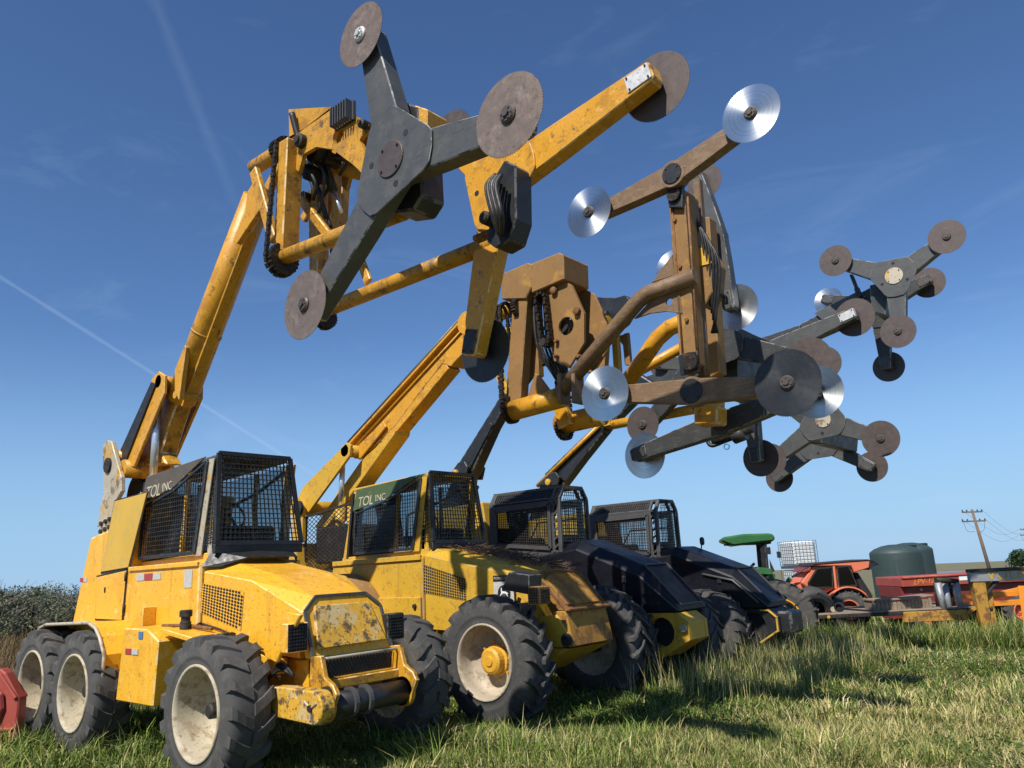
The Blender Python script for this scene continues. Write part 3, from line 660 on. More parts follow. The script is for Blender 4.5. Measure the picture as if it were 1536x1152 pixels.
        nose = [q(-6.03, cy-.33, 1.68), q(-6.03, cy+.30, 1.68), q(-5.98, cy+.42, 1.60), q(-5.62, cy+.42, 1.22), q(-5.62, cy-.42, 1.22), q(-5.98, cy-.46, 1.60)]
    hood = sections('hood', secs, pm, bevel=.007)
    n = len(nose); back = [v-Vector((.10, 0, 0)) for v in nose]
    nm = m_nose if first else m_nose2
    nb = mk('nose_frame', nose+back, [tuple(range(n))]+[(i, n+i, n+(i+1) % n, (i+1) % n) for i in range(n)], pm if first else m_nose2, hood, bevel=.012)
    cen = sum(nose, Vector())/n
    inn = [cen.lerp(v, .80)+Vector((.025, 0, .01)) for v in nose]
    if first: inn = [q(-6.245, cy-.33, 1.495), q(-6.245, cy+.31, 1.49), q(-6.085, cy+.40, 1.13), q(-6.085, cy-.40, 1.12)]
    m__ = len(inn); inb = [v-Vector((.05, 0, 0)) for v in inn]
    mk('nose_panel', inn+inb, [tuple(range(m__))]+[(i, m__+i, m__+(i+1) % m__, (i+1) % m__) for i in range(m__)], nm, hood, bevel=.01)
    b = MB()
    for i in range(n): b.add(*g_bar(nose[i]+Vector((.012, 0, 0)), nose[(i+1) % n]+Vector((.012, 0, 0)), .028, .02, up=Vector((1, 0, 0))))
    b.build('nose_trim', m_gry if first else m_rst, hood)
    # side vent (perforated sheet over a dark box)
    if first:
        P = [onY(p, 4.135) for p in ((290, 914), (293, 873), (366, 888), (361, 946))]
        P = [Vector((v.x+dx, 4.134+dy, v.z+dz)) for v in P]; bl, tl, tr, br = P
        perforated('side_vent', bl, br, tr, tl, 17, 11, pm, hood, rr=.455)
        mk('vent_backing', [v+Vector((0, .0035, 0)) for v in P], [(0, 1, 2, 3)], m_dark, hood)
    else:
        P = [q(-7.95, 4.113, 1.48), q(-7.10, 4.113, 1.36), q(-7.10, 4.113, 1.64), q(-7.94, 4.113, 1.86)]
        perforated('side_vent', *P, 20, 9, pm, hood, round_=False, rr=.41)
        mk('vent_backing', [v+Vector((0, .0035, 0)) for v in P], [(0, 1, 2, 3)], m_dark, hood)
    return hull, hood, cab, q, pr
def XZm(pts, y, dx, dz):           # outline read on the first machine, kept in its own frame
    return XZ(pts, y)
# ---------------------------------------------------------------- machine 1
T1 = thing('hedging_machine', 'bright yellow three-axle orchard hedger with roller bumper and two three-armed saw rotors', 'hedging machine', (-8.5, 4.7, 0), 'orchard hedging machines parked in a row')
ws1 = wheel_set(.635, .42, .385, 17, .026, 'r4', m_rub2, m_cream, m_dkhub, deep=.33, hubr=.085, hubout=.18)
hull, hood, cab, q, pr = yellow_carrier(0, 0, 0, m_yel, True)
for x, y, sd, ph in ((-6.95, 3.82, -1, .1), (-9.72, 3.82, -1, .4), (-11.02, 3.82, -1, .9), (-6.95, 5.98, 1, .3), (-9.72, 5.9, 1, .2), (-11.02, 5.9, 1, .6)): place_wheel(ws1, x, y, .625, sd, 0, ph)
for x in (-6.95, -9.72, -11.02): bar('axle', (x, 3.9, .62), (x, 5.9, .62), .16, .18, m_dkhub)
# rear fender: bent sheet with rolled lip
fl = XZ([(59, 951), (66, 941), (75, 936.5), (139, 934), (149, 942), (155, 955), (162, 982), (158, 1036)], 3.74)
def sheet(name, line, y0, y1, th, mat, parent=None):
    cx = sum(p[0] for p in line)/len(line); n = len(line)
    V = [(x, y, z) for y in (y0, y1) for x, z in line]+[(x, y, z-th) for y in (y0, y1) for x, z in line]; F = []
    for i in range(n-1): F += [(i, i+1, n+i+1, n+i), (2*n+i, 3*n+i, 3*n+i+1, 2*n+i+1), (i, 2*n+i, 2*n+i+1, i+1), (n+i, n+i+1, 3*n+i+1, 3*n+i)]
    return mk(name, V, F, mat, parent, bevel=.004)
fd = sheet('fender', fl, 3.70, 4.12, .012, m_yel)
tube('fender_lip', [(x, 3.70, z) for x, z in fl], .020, m_worn, fd, n=8)
prism('fender_front_panel', [fl[-3], (fl[-3][0]+.46, fl[-3][1]+.30), (fl[-3][0]+.46, fl[-1][1]), fl[-1]], 3.95, 4.10, m_yel, fd)
fb = XZ([(186, 942), (220, 943.6), (237, 961), (228, 1061), (173, 1051)], 3.72)
fbx = prism('fuel_box', fb, 3.72, 4.13, m_yel, bevel=.014)
P = onY((193, 974), 3.715)
for i in range(2): box('reflector', (P.x+i*.15, 3.714, P.z-.02), (.14, .006, .055), m_rwht if i else m_rred, fbx, bevel=0)
P = onY((211, 953), 3.715); box('decal', (P.x, 3.714, P.z), (.09, .005, .07), m_blue, fbx, bevel=0)
# step plate and filler neck
prism('step_plate', [(-8.0, 1.32), (-7.15, 1.22), (-7.15, 1.17), (-8.0, 1.27)], 3.78, 4.14, m_yel, bevel=.008)
fc = onZ((268, 937), 1.30)
lathe('filler_neck', [(.055, 0), (.055, .09), (.045, .10), (.045, .14), (.062, .145), (.062, .20), (.05, .21)], 16, m_dkhub, axis='Z', c=(-7.85, 3.95, 1.28))
tube('pipe', [(-8.4, 3.98, 1.33), (-7.9, 4.0, 1.33), (-7.5, 4.05, 1.30)], .018, m_rst, smoothpath=True)
# nose furniture: lamps, grille, bumper, roller
for sgn, yc_ in ((-1, 4.11), (1, 5.24)):
    b = box('headlamp_box', (-6.165, yc_, 1.24), (.09, .22, .25), m_yel if sgn < 0 else m_blk, None, bevel=.01)
    guard('lamp_guard', [(-6.115, yc_-.10, 1.125), (-6.115, yc_+.10, 1.125), (-6.115, yc_+.10, 1.355), (-6.115, yc_-.10, 1.355)], 7, 8, .008, m_guard, b)
    mk('lamp_lens', [(-6.119, yc_-.10, 1.125), (-6.119, yc_+.10, 1.125), (-6.119, yc_+.10, 1.355), (-6.119, yc_-.10, 1.355)], [(0, 1, 2, 3)], m_dark, b)
prism('diagonal_brace', XZ([(391, 981), (431, 918), (451, 922), (414, 994)], 4.07), 4.065, 4.11, m_yel, bevel=.008)
bp = XZ([(466, 985), (481, 984), (487, 1017), (500, 1029), (505, 1042), (500, 1058), (490, 1083), (478, 1089), (462, 1060)], 4.24)
prism('bumper_bracket', bp, 4.235, 4.285, m_yhead, bevel=.008); prism('bumper_bracket', bp, 5.14, 5.19, m_yhead, bevel=.008)
c = onY((491, 1043), 4.23); lathe('bracket_boss', [(.075, 4.234), (.075, 4.20), (.045, 4.195), (.045, 4.233)], 18, m_dkhub, c=(c.x, 0, c.z))
ec = onY((468, 1063), 4.05); arc = [(ec.x+.135*math.cos(t), ec.z+.135*math.sin(t)) for t in (math.radians(a_) for a_ in range(-80, 85, 16))]
arm = prism('bumper_arm', XZ([(424, 1031), (386, 1030), (386, 1070)], 4.05)+arc, 4.05, 4.19, m_nose, bevel=.010)
for k in range(3):
    t = k*2*math.pi/3+.5; bar('star_gusset', (ec.x-.02, 4.045, ec.z), (ec.x-.02+.10*math.cos(t), 4.045, ec.z+.10*math.sin(t)), .018, .022, m_worn, arm, up=Vector((-math.sin(t), 0, math.cos(t))))
lathe('arm_pin', [(.028, 4.05), (.028, 4.03)], 12, m_dkhub, arm, c=(ec.x-.02, 0, ec.z))
prism('lower_nose_panel', XZ([(443, 990), (475, 990), (474, 1042), (440, 1035)], 4.33), 4.33, 4.37, m_yel, bevel=.006)
rl = tube('bumper_roller', [(-5.92, 4.24, .66), (-5.92, 5.14, .66)], .105, m_blk, n=24)
for y in (4.52, 4.68): lathe('roller_collar', [(.10, y-.02), (.128, y-.02), (.128, y+.02), (.10, y+.02)], 24, m_gry, rl, c=(-5.92, 0, .66))
for y in (4.26, 5.16): lathe('roller_end_plate', [(.135, y-.02), (.135, y+.025)], 20, m_yhead, rl, c=(-5.92, 0, .66))
prism('skirt_bar', [(-6.15, .80), (-6.15, .88), (-5.97, .86), (-5.97, .78)], 4.28, 5.15, m_yhead)
box('grille_box', (-6.13, 4.70, .95), (.12, .86, .15), m_dark, hood)
Pg = [(-6.06, 4.30, .875), (-6.06, 5.10, .875), (-6.04, 5.12, 1.03), (-6.04, 4.28, 1.03)]
bgm = MB(); bl, br, tr, tl = [Vector(p) for p in Pg]
for i in range(-3, 25):
    for s_ in (0, 1):
        u0, u1 = i/22, (i+3)/22
        a0, a1 = (u0, u1) if s_ else (u1, u0)
        def cl(u, v): return max(0, min(1, u))
        p0 = bl.lerp(br, cl(a0, 0)); p1 = tl.lerp(tr, cl(a1, 0))
        bgm.add(*g_bar(p0, p1, .009, .009))
bgm.build('expanded_mesh_grille', m_guard, hood)
tube('grille_rail', [(-6.04, 4.25, 1.04), (-5.98, 4.3, 1.045), (-5.98, 5.1, 1.045), (-6.04, 5.2, 1.03), (-6.02, 5.28, .9), (-6.0, 5.27, .75)], .013, m_worn, hood, n=8)
tube('grille_rail', [(-6.04, 4.25, 1.04), (-6.0, 4.25, .9), (-5.95, 4.27, .80)], .013, m_worn, hood, n=8)
# steering cylinder, tow eye and hoses by the near front wheel
cyl = tube('steering_cylinder', [(-6.62, 4.02, .98), (-6.58, 3.98, .74)], .055, m_yel)
tube('steering_rod', [(-6.58, 3.98, .74), (-6.56, 3.97, .62)], .03, m_dkhub, cyl)
tube('clevis', [(-6.60, 3.93, .80), (-6.60, 4.06, .80)], .035, m_dkhub, cyl)
for i in range(3): tube('hose', [(-6.9, 4.2, 1.1-.05*i), (-6.7, 4.12, .85-.03*i), (-6.45, 4.15, .95+.03*i), (-6.3, 4.2, .9)], .016, m_hose, smoothpath=True, n=8)
prism('steering_bracket', XZ([(366, 1012), (370, 972), (412, 990), (412, 1012)], 4.16), 4.16, 4.30, m_yel)
for p in ((300, 1008), (304, 1000)): pass
for i, p in enumerate(((388, 993), (388, 1012), (420, 1016))):
    P = onY(p, 4.15); lathe('frame_bolt', [(.022, 4.15), (.02, 4.125)], 6, m_dkhub, c=(P.x, 0, P.z))
# boom ----------------------------------------------------------------
yb0 = 4.41
c0, c1 = onY((272, 600), 4.62), onY((387, 296), 4.62)
bm = tube('boom', [c0, c0.lerp(c1, .5), c1], [.188, .188, .175], m_yboom, n=30)
u = (c1-c0).normalized(); dn = Vector((u.z, 0, -u.x))
bar('boom_lower_rail', c0+dn*.165, c1+dn*.14-u*.4, .14, .09, m_yboom, bm, up=dn)
tube('boom_weld_band', [c0+u*.95, c0+u*.98], .193, m_yhead, bm, n=30)
prism('boom_gusset', XZ([(262, 585), (262, 555), (277, 517), (279, 520), (268, 600)], yb0-.012), yb0-.013, yb0+.05, m_yboom, bm, bevel=.006)
prism('boom_tip_plate', XZ([(350, 362), (368, 318), (372, 288), (383, 270), (395, 282), (392, 312), (356, 366)], yb0-.02), yb0-.03, yb0+.04, m_yboom, bm, bevel=.006)
for (a, b_) in ((4.34, 4.38), (4.82, 4.86)):
    prism('boom_foot_plate', XZ([(186, 697), (178, 690), (229, 566), (238, 557), (247, 563), (246, 590), (200, 700)], 4.34), a, b_, m_yboom, bm, bevel=.006)
prism('boom_foot_web', XZ([(246, 575), (281, 585), (262, 640), (250, 680), (259, 697), (215, 700)], 4.6), 4.52, 4.74, m_yhead, bm, bevel=.02)
prism('rubber_flap', XZ([(175, 686), (226, 573), (232, 576), (186, 694)], 4.31), 4.315, 4.337, m_hose, bm, bevel=0)
a, b_ = onY((244, 573), 4.4), onY((185, 698), 4.4)
tube('boom_cross_tube', [(a.x, 4.34, a.z), (a.x, 4.86, a.z)], .085, m_yboom, bm); a = onY((262, 592), 4.4); tube('boom_cross_tube', [(a.x, 4.40, a.z), (a.x, 4.72, a.z)], .05, m_yboom, bm)
c = onY((168, 694), 4.28); tube('boom_pivot_tube', [(c.x+.12, 4.28, c.z+.06), (c.x+.12, 4.92, c.z+.06)], .095, m_yboom, bm)
tube('boom_pivot_tube', [(c.x+.34, 4.28, c.z-.12), (c.x+.34, 4.92, c.z-.12)], .12, m_yhead, bm)
p0, p1 = onY((238.5, 588), 4.44), onY((228, 735), 4.44)
tube('lift_rod', [p0, p1], .048, m_chrome, bm); tube('lift_cylinder', [p1, p1+(p1-p0)*.6], .085, m_blk, bm)
tube('rod_eye', [p0+Vector((0, -.07, .02)), p0+Vector((0, .07, .02))], .07, m_yhead, bm)
for i in range(5):
    s = onY((196+4*i, 728-2*i), 4.5+.06*i); tube('hose', [s+Vector((-.1, 0, -.4)), s, s+Vector((.12, .05, .10)), s+Vector((.25, .1, -.3))], .022, m_hose, smoothpath=True, n=8)
# ---------------------------------------------------------------- cutter head of machine 1
CX.root, CX.o = T1, Vector(T1.location)
hd = prism('head_yoke', XZ([(455, 194), (504, 159.5), (510, 158), (554, 187), (539, 210), (549, 231), (545, 262), (531, 248), (499, 224), (474, 220), (455, 231), (448, 258), (441, 251), (443, 203)], 4.12), 4.12, 4.165, m_yhead, hole=(lambda q: (q.x, q.z, .085))(onY((507, 203), 4.12)))
prism('head_yoke', XZ([(455, 194), (504, 159.5), (510, 158), (554, 187), (539, 210), (549, 231), (545, 262), (531, 248), (499, 224), (474, 220), (455, 231), (448, 258), (441, 251), (443, 203)], 4.12), 4.72, 4.765, m_yhead)
A = [onY(p, 4.12) for p in ((455, 194), (504, 160))]
V = [A[0]+Vector((-.02, .05, 0)), A[1]+Vector((-.02, .05, 0)), A[1]+Vector((-.02, .60, 0)), A[0]+Vector((-.02, .60, 0))]
mk('yoke_top_sheet', V+[v+Vector((-.012, 0, -.012)) for v in V], [(0, 1, 2, 3), (7, 6, 5, 4), (0, 4, 5, 1), (2, 6, 7, 3)], m_yhead, hd)
A = [onY(p, 4.16) for p in ((434, 205), (433, 164), (498, 160), (457, 192))]
mk('yoke_rear_sheet', A+[v+Vector((-.02, .03, 0)) for v in A], [(0, 1, 2, 3), (7, 6, 5, 4), (0, 4, 5, 1), (1, 5, 6, 2)], m_yhead, hd)
for p, r in (((452, 212), .075), ((546, 187), .045)):
    P = onY(p, 4.1); lathe('yoke_pin', [(r, 4.16), (r, 4.06), (r*.6, 4.05), (r*.55, 4.03)], 16, m_dkhub, hd, c=(P.x, 0, P.z))
b = MB(); P = onY((515, 173), 4.08)
for i in range(7): b.add(*g_box((P.x-.12+i*.04, 4.06, P.z), (.014, .10, .20)))
b.add(*g_box((P.x, 4.10, P.z), (.30, .03, .20))); b.build('work_lamp', m_cabg, hd)
# parallel links
def pbar(name, p, q_, y, w, d, mat, parent=None, y2=None): return bar(name, onY(p, y), onY(q_, y if y2 is None else y2), w, d, mat, parent, up=Vector((0, 1, 0)), bevel=.012)
pbar('head_link', (382, 256), (411, 360), 4.16, .13, .07, m_yhead)
pbar('head_link', (437, 214), (429, 382), 4.10, .16, .20, m_yhead)
pbar('head_link', (477, 285), (479, 412), 4.55, .15, .16, m_yhead)
pbar('head_link', (502, 262), (494, 350), 4.80, .16, .12, m_yhead)
pbar('head_link', (516, 250), (505, 440), 5.02, .13, .12, m_yhead)
pbar('head_brace', (452, 300), (495, 356), 4.35, .10, .06, m_yhead); pbar('head_brace', (455, 330), (505, 250), 4.62, .11, .06, m_yhead)
pbar('head_brace', (462, 262), (520, 222), 4.66, .13, .08, m_yhead); pbar('head_brace', (530, 360), (553, 424), 5.0, .11, .05, m_yhead)
pbar('head_brace', (395, 300), (440, 215), 4.7, .12, .10, m_yhead)
def xtube(name, p, q_, y, r, mat, parent=None, y2=None): return tube(name, [onY(p, y), onY(q_, y if y2 is None else y2)], r, mat, parent, n=18)
xtube('head_pivot_tube', (381, 252), (440, 215), 4.30, .085, m_yhead)
xtube('head_cross_tube', (470, 245), (545, 262), 4.5, .07, m_yhead, y2=4.8)
ta = xtube('rotor_tube', (418, 389), (606, 317), 4.06, .078, m_yhead)
tb = xtube('rotor_tube', (487, 466), (742, 364), 5.0, .082, m_yhead)
pa, pb = onY((425, 389), 4.06), onY((490, 474), 5.0)
sprocket('sprocket', pa, .17, m_chain, ta, w=.07); pc = onY((428, 224), 4.10)
sprocket('sprocket', pc+Vector((-.08, 0, 0)), .14, m_chain, w=.06); chain('drive_chain', pa+Vector((-.06, 0, 0)), Vector((pa.x-.06, pc.y, pc.z)), .16, .12, m_chain, w=.055)
sprocket('sprocket', pb+Vector((0, 0, -.02)), .13, m_chain, tb, w=.07); P2 = onY((505, 300), 5.0)
chain('drive_chain', pb+Vector((-.05, 0, -.02)), Vector((pb.x-.05, P2.y, P2.z)), .12, .10, m_chain)
for p in ((610, 420), (655, 402)): pass
# hydraulic motor cluster and hoses inside the head
b = MB()
for p, y, s in (((480, 232), 4.35, .22), ((497, 240), 4.45, .16), ((472, 262), 4.4, .18), ((465, 300), 4.5, .14), ((520, 236), 4.5, .12)):
    P = onY(p, y); b.add(*g_lathe([(s*.5, -.1), (s*.5, .08), (s*.3, .1)], 10, 'Y', P))
b.build('hydraulic_motor', m_dkhub, hd)
for i, (p0, p1, p2, y) in enumerate((((470, 240), (486, 262), (478, 320), 4.3), ((485, 236), (520, 240), (510, 262), 4.35), ((438, 170), (446, 200), (455, 225), 4.1), ((440, 168), (450, 190), (452, 215), 4.2), ((490, 240), (495, 275), (482, 300), 4.4))):
    tube('hose', [onY(p0, y), onY(p1, y+.05), onY(p2, y+.1)], .02 if i != 2 else .035, m_hose, hd, n=8, smoothpath=True)
tube('head_cylinder', [onY((487, 250), 4.45), onY((500, 285), 4.5)], .05, m_dkhub, hd); tube('head_rod', [onY((500, 285), 4.5), onY((512, 318), 4.5)], .02, m_chrome, hd)
for i in range(9):
    y = 4.2+.06*i; a = onY((446+6*(i % 4), 232+5*(i % 3)), y); c = onY((470+9*(i % 5), 300+14*(i % 4)), y+.15); m_ = a.lerp(c, .5)+Vector((.18-.05*(i % 4), 0, -.12)); tube('hose', [a, m_, c], .019, m_hose, hd, n=8, smoothpath=True)
# rotors
g1 = prism('rotor_gearbox', XZ([(604, 172), (618, 160), (644, 168), (650, 300), (636, 322), (606, 326), (592, 300), (598, 240)], 3.98), 3.86, 4.12, m_blk, bevel=.02)
prism('gearbox_box', XZ([(601, 162), (627, 160), (645, 166), (643, 205), (603, 205)], 3.9), 3.87, 4.10, m_yboom, g1, bevel=.01)
rotor((580, 236), [(541, 52), (763, 172), (457, 457)], 3.60, -1, m_gry, m_bladed, ['w', 'b', 'b'], R=[.285, .30, .30], aw=(.36, .20), cap_r=.155)
rotor((768, 283), [(985, 130), (728, 526), (676, 207)], 5.15, 1, m_yboom, m_blk, ['d', 'k', 'd'], aw=(.36, .19), plates=[m_white, m_blk, m_yboom])
g2 = prism('rotor_gearbox', XZ([(754, 262), (765, 244), (782, 252), (783, 332), (773, 364), (752, 376), (738, 366), (741, 345)], 4.80), 4.72, 4.95, m_blk, bevel=.015)
box('gearbox_bracket', onY((732, 352), 4.78), (.30, .10, .05), m_rst, g2)
for i in range(6):
    o = .02*i; tube('hose', [onY((742+2*i, 262), 4.70-o), onY((729+3*i, 280), 4.64-o), onY((737+3*i, 320), 4.62-o), onY((748+i, 352), 4.68)], .022 if i % 2 else .016, m_hose, g2, n=8, smoothpath=True)
lathe('gearbox_port', [(.06, 4.72), (.06, 4.62), (.04, 4.60)], 12, m_dkhub, g2, c=(lambda q: (q.x, 0, q.z))(onY((735, 330), 4.7)))
# ---------------------------------------------------------------- machine 2
T2 = thing('hedging_machine', 'dirty yellow orchard hedger with green cab sign, orange wheel hubs and brown two-armed saw rotors', 'hedging machine', (-8.5, 7.95, 0), 'orchard hedging machines parked in a row')
ws2 = wheel_set(.70, .46, .405, 19, .058, 'ag', m_rub, m_crm2, m_hub, deep=.25, hubr=.12, hubout=.12, planetary=True)
hull, hood, cab, q, pr = yellow_carrier(-.12, 3.25, 0, m_yel2, False)
for x, y, sd, ph in ((-6.52, 7.12, -1, .15), (-9.75, 7.14, -1, .5), (-6.50, 9.22, 1, .35), (-9.75, 9.2, 1, .1)): place_wheel(ws2, x, y, .69, sd, 0, ph)
for x in (-6.52, -9.75): bar('axle', (x, 7.2, .68), (x, 9.2, .68), .18, .20, m_dkhub)
# round rear fender
arc = [(-9.62+.86*math.cos(t), .92+.86*math.sin(t)) for t in (math.radians(a) for a in range(165, -6, -9))]
n = len(arc); V = [(x, y, z) for y in (6.93, 7.40) for x, z in arc]+[(-9.62+(x+9.62)*.985, y, .92+(z-.92)*.985) for y in (6.93, 7.40) for x, z in arc]
F = []
for i in range(n-1): F += [(i, i+1, n+i+1, n+i), (2*n+i, 3*n+i, 3*n+i+1, 2*n+i+1), (i, 2*n+i, 2*n+i+1, i+1)]
fd = mk('fender', V, F, m_brn, smooth=True); tube('fender_lip', [(x, 6.93, z) for x, z in arc], .026, m_gry, fd, n=8)
# decal plate
dp = onY((753, 878), 7.355)
dpl = box('engine_decal', (dp.x+.02, 7.360, dp.z-.06), (.33, .006, .36), m_rwht, None, bevel=0)
box('decal_strip', (dp.x+.02, 7.354, dp.z+.085), (.33, .006, .07), m_blk, dpl, bevel=0)
text('decal_lettering', 'POWERTECH', .048, (dp.x-.13, 7.349, dp.z+.07), (1, 0, 0), (0, 0, 1), m_letw, dpl)
lathe('decal_emblem', [(.105, 7.356), (.105, 7.352)], 24, m_blk, dpl, c=(dp.x+.03, 0, dp.z-.10))
ex, ez = dp.x+.03, dp.z-.10
mk('emblem_figure', [(ex+a, 7.350, ez+b) for a, b in ((-.05, .06), (-.035, .075), (-.03, .03), (.03, .025), (.075, .0), (.05, -.005), (.07, -.04), (.02, -.005), (-.02, -.0), (-.07, -.03), (-.045, .01))], [tuple(range(11))], m_ibc, dpl)
# lamp cluster over the front wheel
P = onY((782, 882), 7.12)
lb = prism('lamp_hood', XZ([(754, 884), (764, 858), (795, 862), (795, 892)], 7.0), 6.98, 7.22, m_blk, bevel=.01)
box('lamp_bracket', (P.x-.02, 7.2, P.z-.22), (.10, .3, .10), m_blk, lb); tube('lamp_stay', [(P.x-.1, 7.1, P.z-.15), (P.x-.06, 7.12, P.z-.4)], .03, m_dkhub, lb)
P = onY((806, 893), 7.05); l2 = box('headlamp_box', (P.x, 7.08, P.z), (.18, .2, .20), m_brn, bevel=.01)
guard('lamp_guard', [(P.x+.095, 6.99, P.z-.09), (P.x+.095, 7.17, P.z-.09), (P.x+.095, 7.17, P.z+.09), (P.x+.095, 6.99, P.z+.09)], 6, 6, .008, m_guard, l2)
guard('lamp_guard', [(P.x-.08, 6.975, P.z-.09), (P.x+.08, 6.975, P.z-.09), (P.x+.08, 6.975, P.z+.09), (P.x-.08, 6.975, P.z+.09)], 5, 6, .008, m_guard, l2)
# front end below the nose
prism('front_side_plate', XZ([(803, 926), (836, 922), (853, 950), (857, 970), (817, 972)], 7.52), 7.50, 7.56, m_yel2, bevel=.008)
c = onY((851, 960), 7.49); lathe('tow_eye', [(.075, 7.495), (.075, 7.46), (.045, 7.455), (.045, 7.49)], 18, m_dkhub, c=(c.x, 0, c.z))
fr = mk('front_plate', [(-5.66, 7.52, .82), (-5.66, 8.36, .82), (-5.74, 8.36, 1.22), (-5.74, 7.52, 1.22), (-5.95, 7.52, .82), (-5.95, 8.36, .82), (-5.95, 8.36, 1.22), (-5.95, 7.52, 1.22)], [(0, 1, 2, 3), (7, 6, 5, 4), (0, 4, 5, 1), (1, 5, 6, 2), (2, 6, 7, 3), (3, 7, 4, 0)], m_nose2, bevel=.012)
mk('skid_plate', [(-5.70, 7.5, .80), (-5.70, 8.38, .80), (-6.5, 8.38, .46), (-6.5, 7.5, .46), (-6.5, 7.5, .8), (-6.5, 8.38, .8)], [(0, 3, 2, 1), (0, 4, 3), (1, 2, 5), (0, 1, 5, 4), (3, 4, 5, 2)], m_yel2)
bar('front_trim', (-5.70, 7.50, 1.235), (-5.70, 8.38, 1.235), .05, .03, m_rst)
# dead twigs lying on the hood
b = MB()
for i in range(700):
    t = random.random(); x = -7.95+t*1.9; z = 2.085+(1.71-2.085)*t-.02+random.random()*.05; y = 7.95+random.uniform(-.22, .46); a = random.uniform(0, 6.28); L = random.uniform(.05, .2)
    b.add(*g_bar((x, y, z), (x+L*math.cos(a), y+L*math.sin(a), z+random.uniform(-.01, .045)), .007, .007))
tw = b.build('twig_litter', m_litter, hood); tw['kind'] = 'stuff'
# chain-link side screen behind the cab
scp = XZ([(460, 775), (536, 752), (522, 856), (457, 856)], 7.52)
poly_guard('rear_screen_mesh', scp, .060, .0085, m_guard, cab, y=7.52, diamond=True)
f = MB()
for i in range(4): a, c = scp[i], scp[(i+1) % 4]; f.add(*g_bar((a[0], 7.52, a[1]), (c[0], 7.52, c[1]), .035, .03, up=Vector((0, 1, 0))))
f.build('rear_screen_frame', m_dkhub, cab)
tube('exhaust_stack', [(-10.3, 7.9, 1.9), (-10.3, 7.9, 2.85)], .07, m_yel2); box('engine_block', (-10.5, 8.0, 2.25), (.9, .7, .6), m_dkhub, bevel=.04)
# boom
bm = prism('boom', XZ([(526, 672), (692, 484), (706, 474), (714, 490), (712, 512), (677, 550), (664, 545), (594, 638), (580, 652), (545, 688), (532, 688)], 7.92), 7.90, 8.20, m_yboom, bevel=.015, seg=2)
e0, e1 = onY((524, 667), 7.85), onY((694, 480), 7.85); ud = (e1-e0).normalized(); ut = Vector((-ud.z, 0, ud.x))
bar('boom_top_flange', e0+Vector((0, .20, 0)), e1+Vector((0, .20, 0)), .46, .045, m_yboom, bm, up=ut)
tube('boom_pipe', [e0+ut*.05, e1+ut*.05], .026, m_gry, bm, n=10); tube('boom_pipe', [e0-ut*.10+ud*.1+Vector((0, .03, 0)), e1-ut*.10-ud*.1+Vector((0, .03, 0))], .016, m_yboom, bm, n=10)
g0, g1 = onY((552, 694), 7.94), onY((672, 548), 7.94); bar('boom_lower_box', g0+Vector((0, .10, 0)), g1+Vector((0, .10, 0)), .26, .15, m_yboom, bm, up=ut)
prism('boom_stiffener', XZ([(533, 674), (576, 632), (580, 640), (540, 690)], 7.86), 7.84, 7.875, m_yboom, bm, bevel=.005)
c = onY((700, 484), 7.78)
lathe('boom_end_boss', [(.17, 7.76), (.17, 8.30)], 28, m_yboom, bm, c=(c.x, 0, c.z))
for a, b_ in ((7.62, 7.67), (8.36, 8.41)): prism('boom_foot_plate', XZ([(446, 748), (455, 730), (512, 672), (520, 664), (526, 667), (524, 684), (460, 772)], 7.62), a, b_, m_yel2, bm, bevel=.006)
prism('boom_foot_web', XZ([(470, 790), (540, 690), (592, 645), (590, 652), (518, 752), (480, 800)], 7.86), 7.88, 8.2, m_yel2, bm, bevel=.01)
a = onY((519, 676), 7.65); tube('boom_cross_tube', [(a.x, 7.62, a.z), (a.x, 8.41, a.z)], .10, m_yel2, bm)
a = onY((452, 762), 7.65); tube('boom_pivot_tube', [(a.x, 7.45, a.z), (a.x, 8.5, a.z)], .12, m_yel2, bm)
p0, p1 = onY((514, 695), 7.75), onY((511, 760), 7.75); tube('lift_rod', [p0, p1], .045, m_chrome, bm); tube('lift_cylinder', [p1, p1+(p1-p0)], .08, m_yel2, bm)
pb2 = prism('pivot_bracket', XZ([(439, 752), (446, 746), (455, 762), (455, 812), (440, 820)], 7.45), 7.43, 7.50, m_yel2, bevel=.008)
a = onY((447, 762), 7.4); lathe('pivot_boss', [(.12, 7.43), (.12, 7.38), (.07, 7.37)], 18, m_dkhub, pb2, c=(a.x, 0, a.z))
# ---- head: motor boxes, plates, links
hp = prism('head_plate', XZ([(820, 435), (841, 419), (857, 427), (876, 470), (876, 514), (853, 552), (831, 541), (823, 504), (827, 490), (817, 452)], 7.14), 7.14, 7.18, m_brn, hole=(lambda q_: (q_.x, q_.z, .115))(onY((849, 489), 7.14)))
prism('head_plate', XZ([(820, 435), (841, 419), (857, 427), (876, 470), (876, 514), (853, 552), (831, 541), (823, 504), (827, 490), (817, 452)], 7.14), 7.62, 7.66, m_brn)
prism('motor_cover', XZ([(752, 411), (791, 394), (799, 397), (797, 430), (788, 448), (752, 449)], 7.05), 7.05, 7.45, m_brn, bevel=.012)
prism('motor_cover', XZ([(799, 397), (841, 380), (848, 383), (849, 420), (800, 441)], 7.10), 7.06, 7.58, m_brn, bevel=.012)
pbar('head_link', (786, 446), (775, 604), 7.16, .24, .16, m_brn)
pbar('head_link', (800, 452), (806, 566), 7.38, .14, .12, m_brn)
prism('head_link', XZ([(764, 486), (768, 500), (750, 555), (764, 588), (758, 592), (744, 570), (744, 548), (758, 490)], 7.60), 7.60, 7.66, m_yel2)
prism('tube_bracket', XZ([(791, 592), (802, 560), (808, 563), (824, 585), (824, 600)], 7.10), 7.10, 7.14, m_brn)
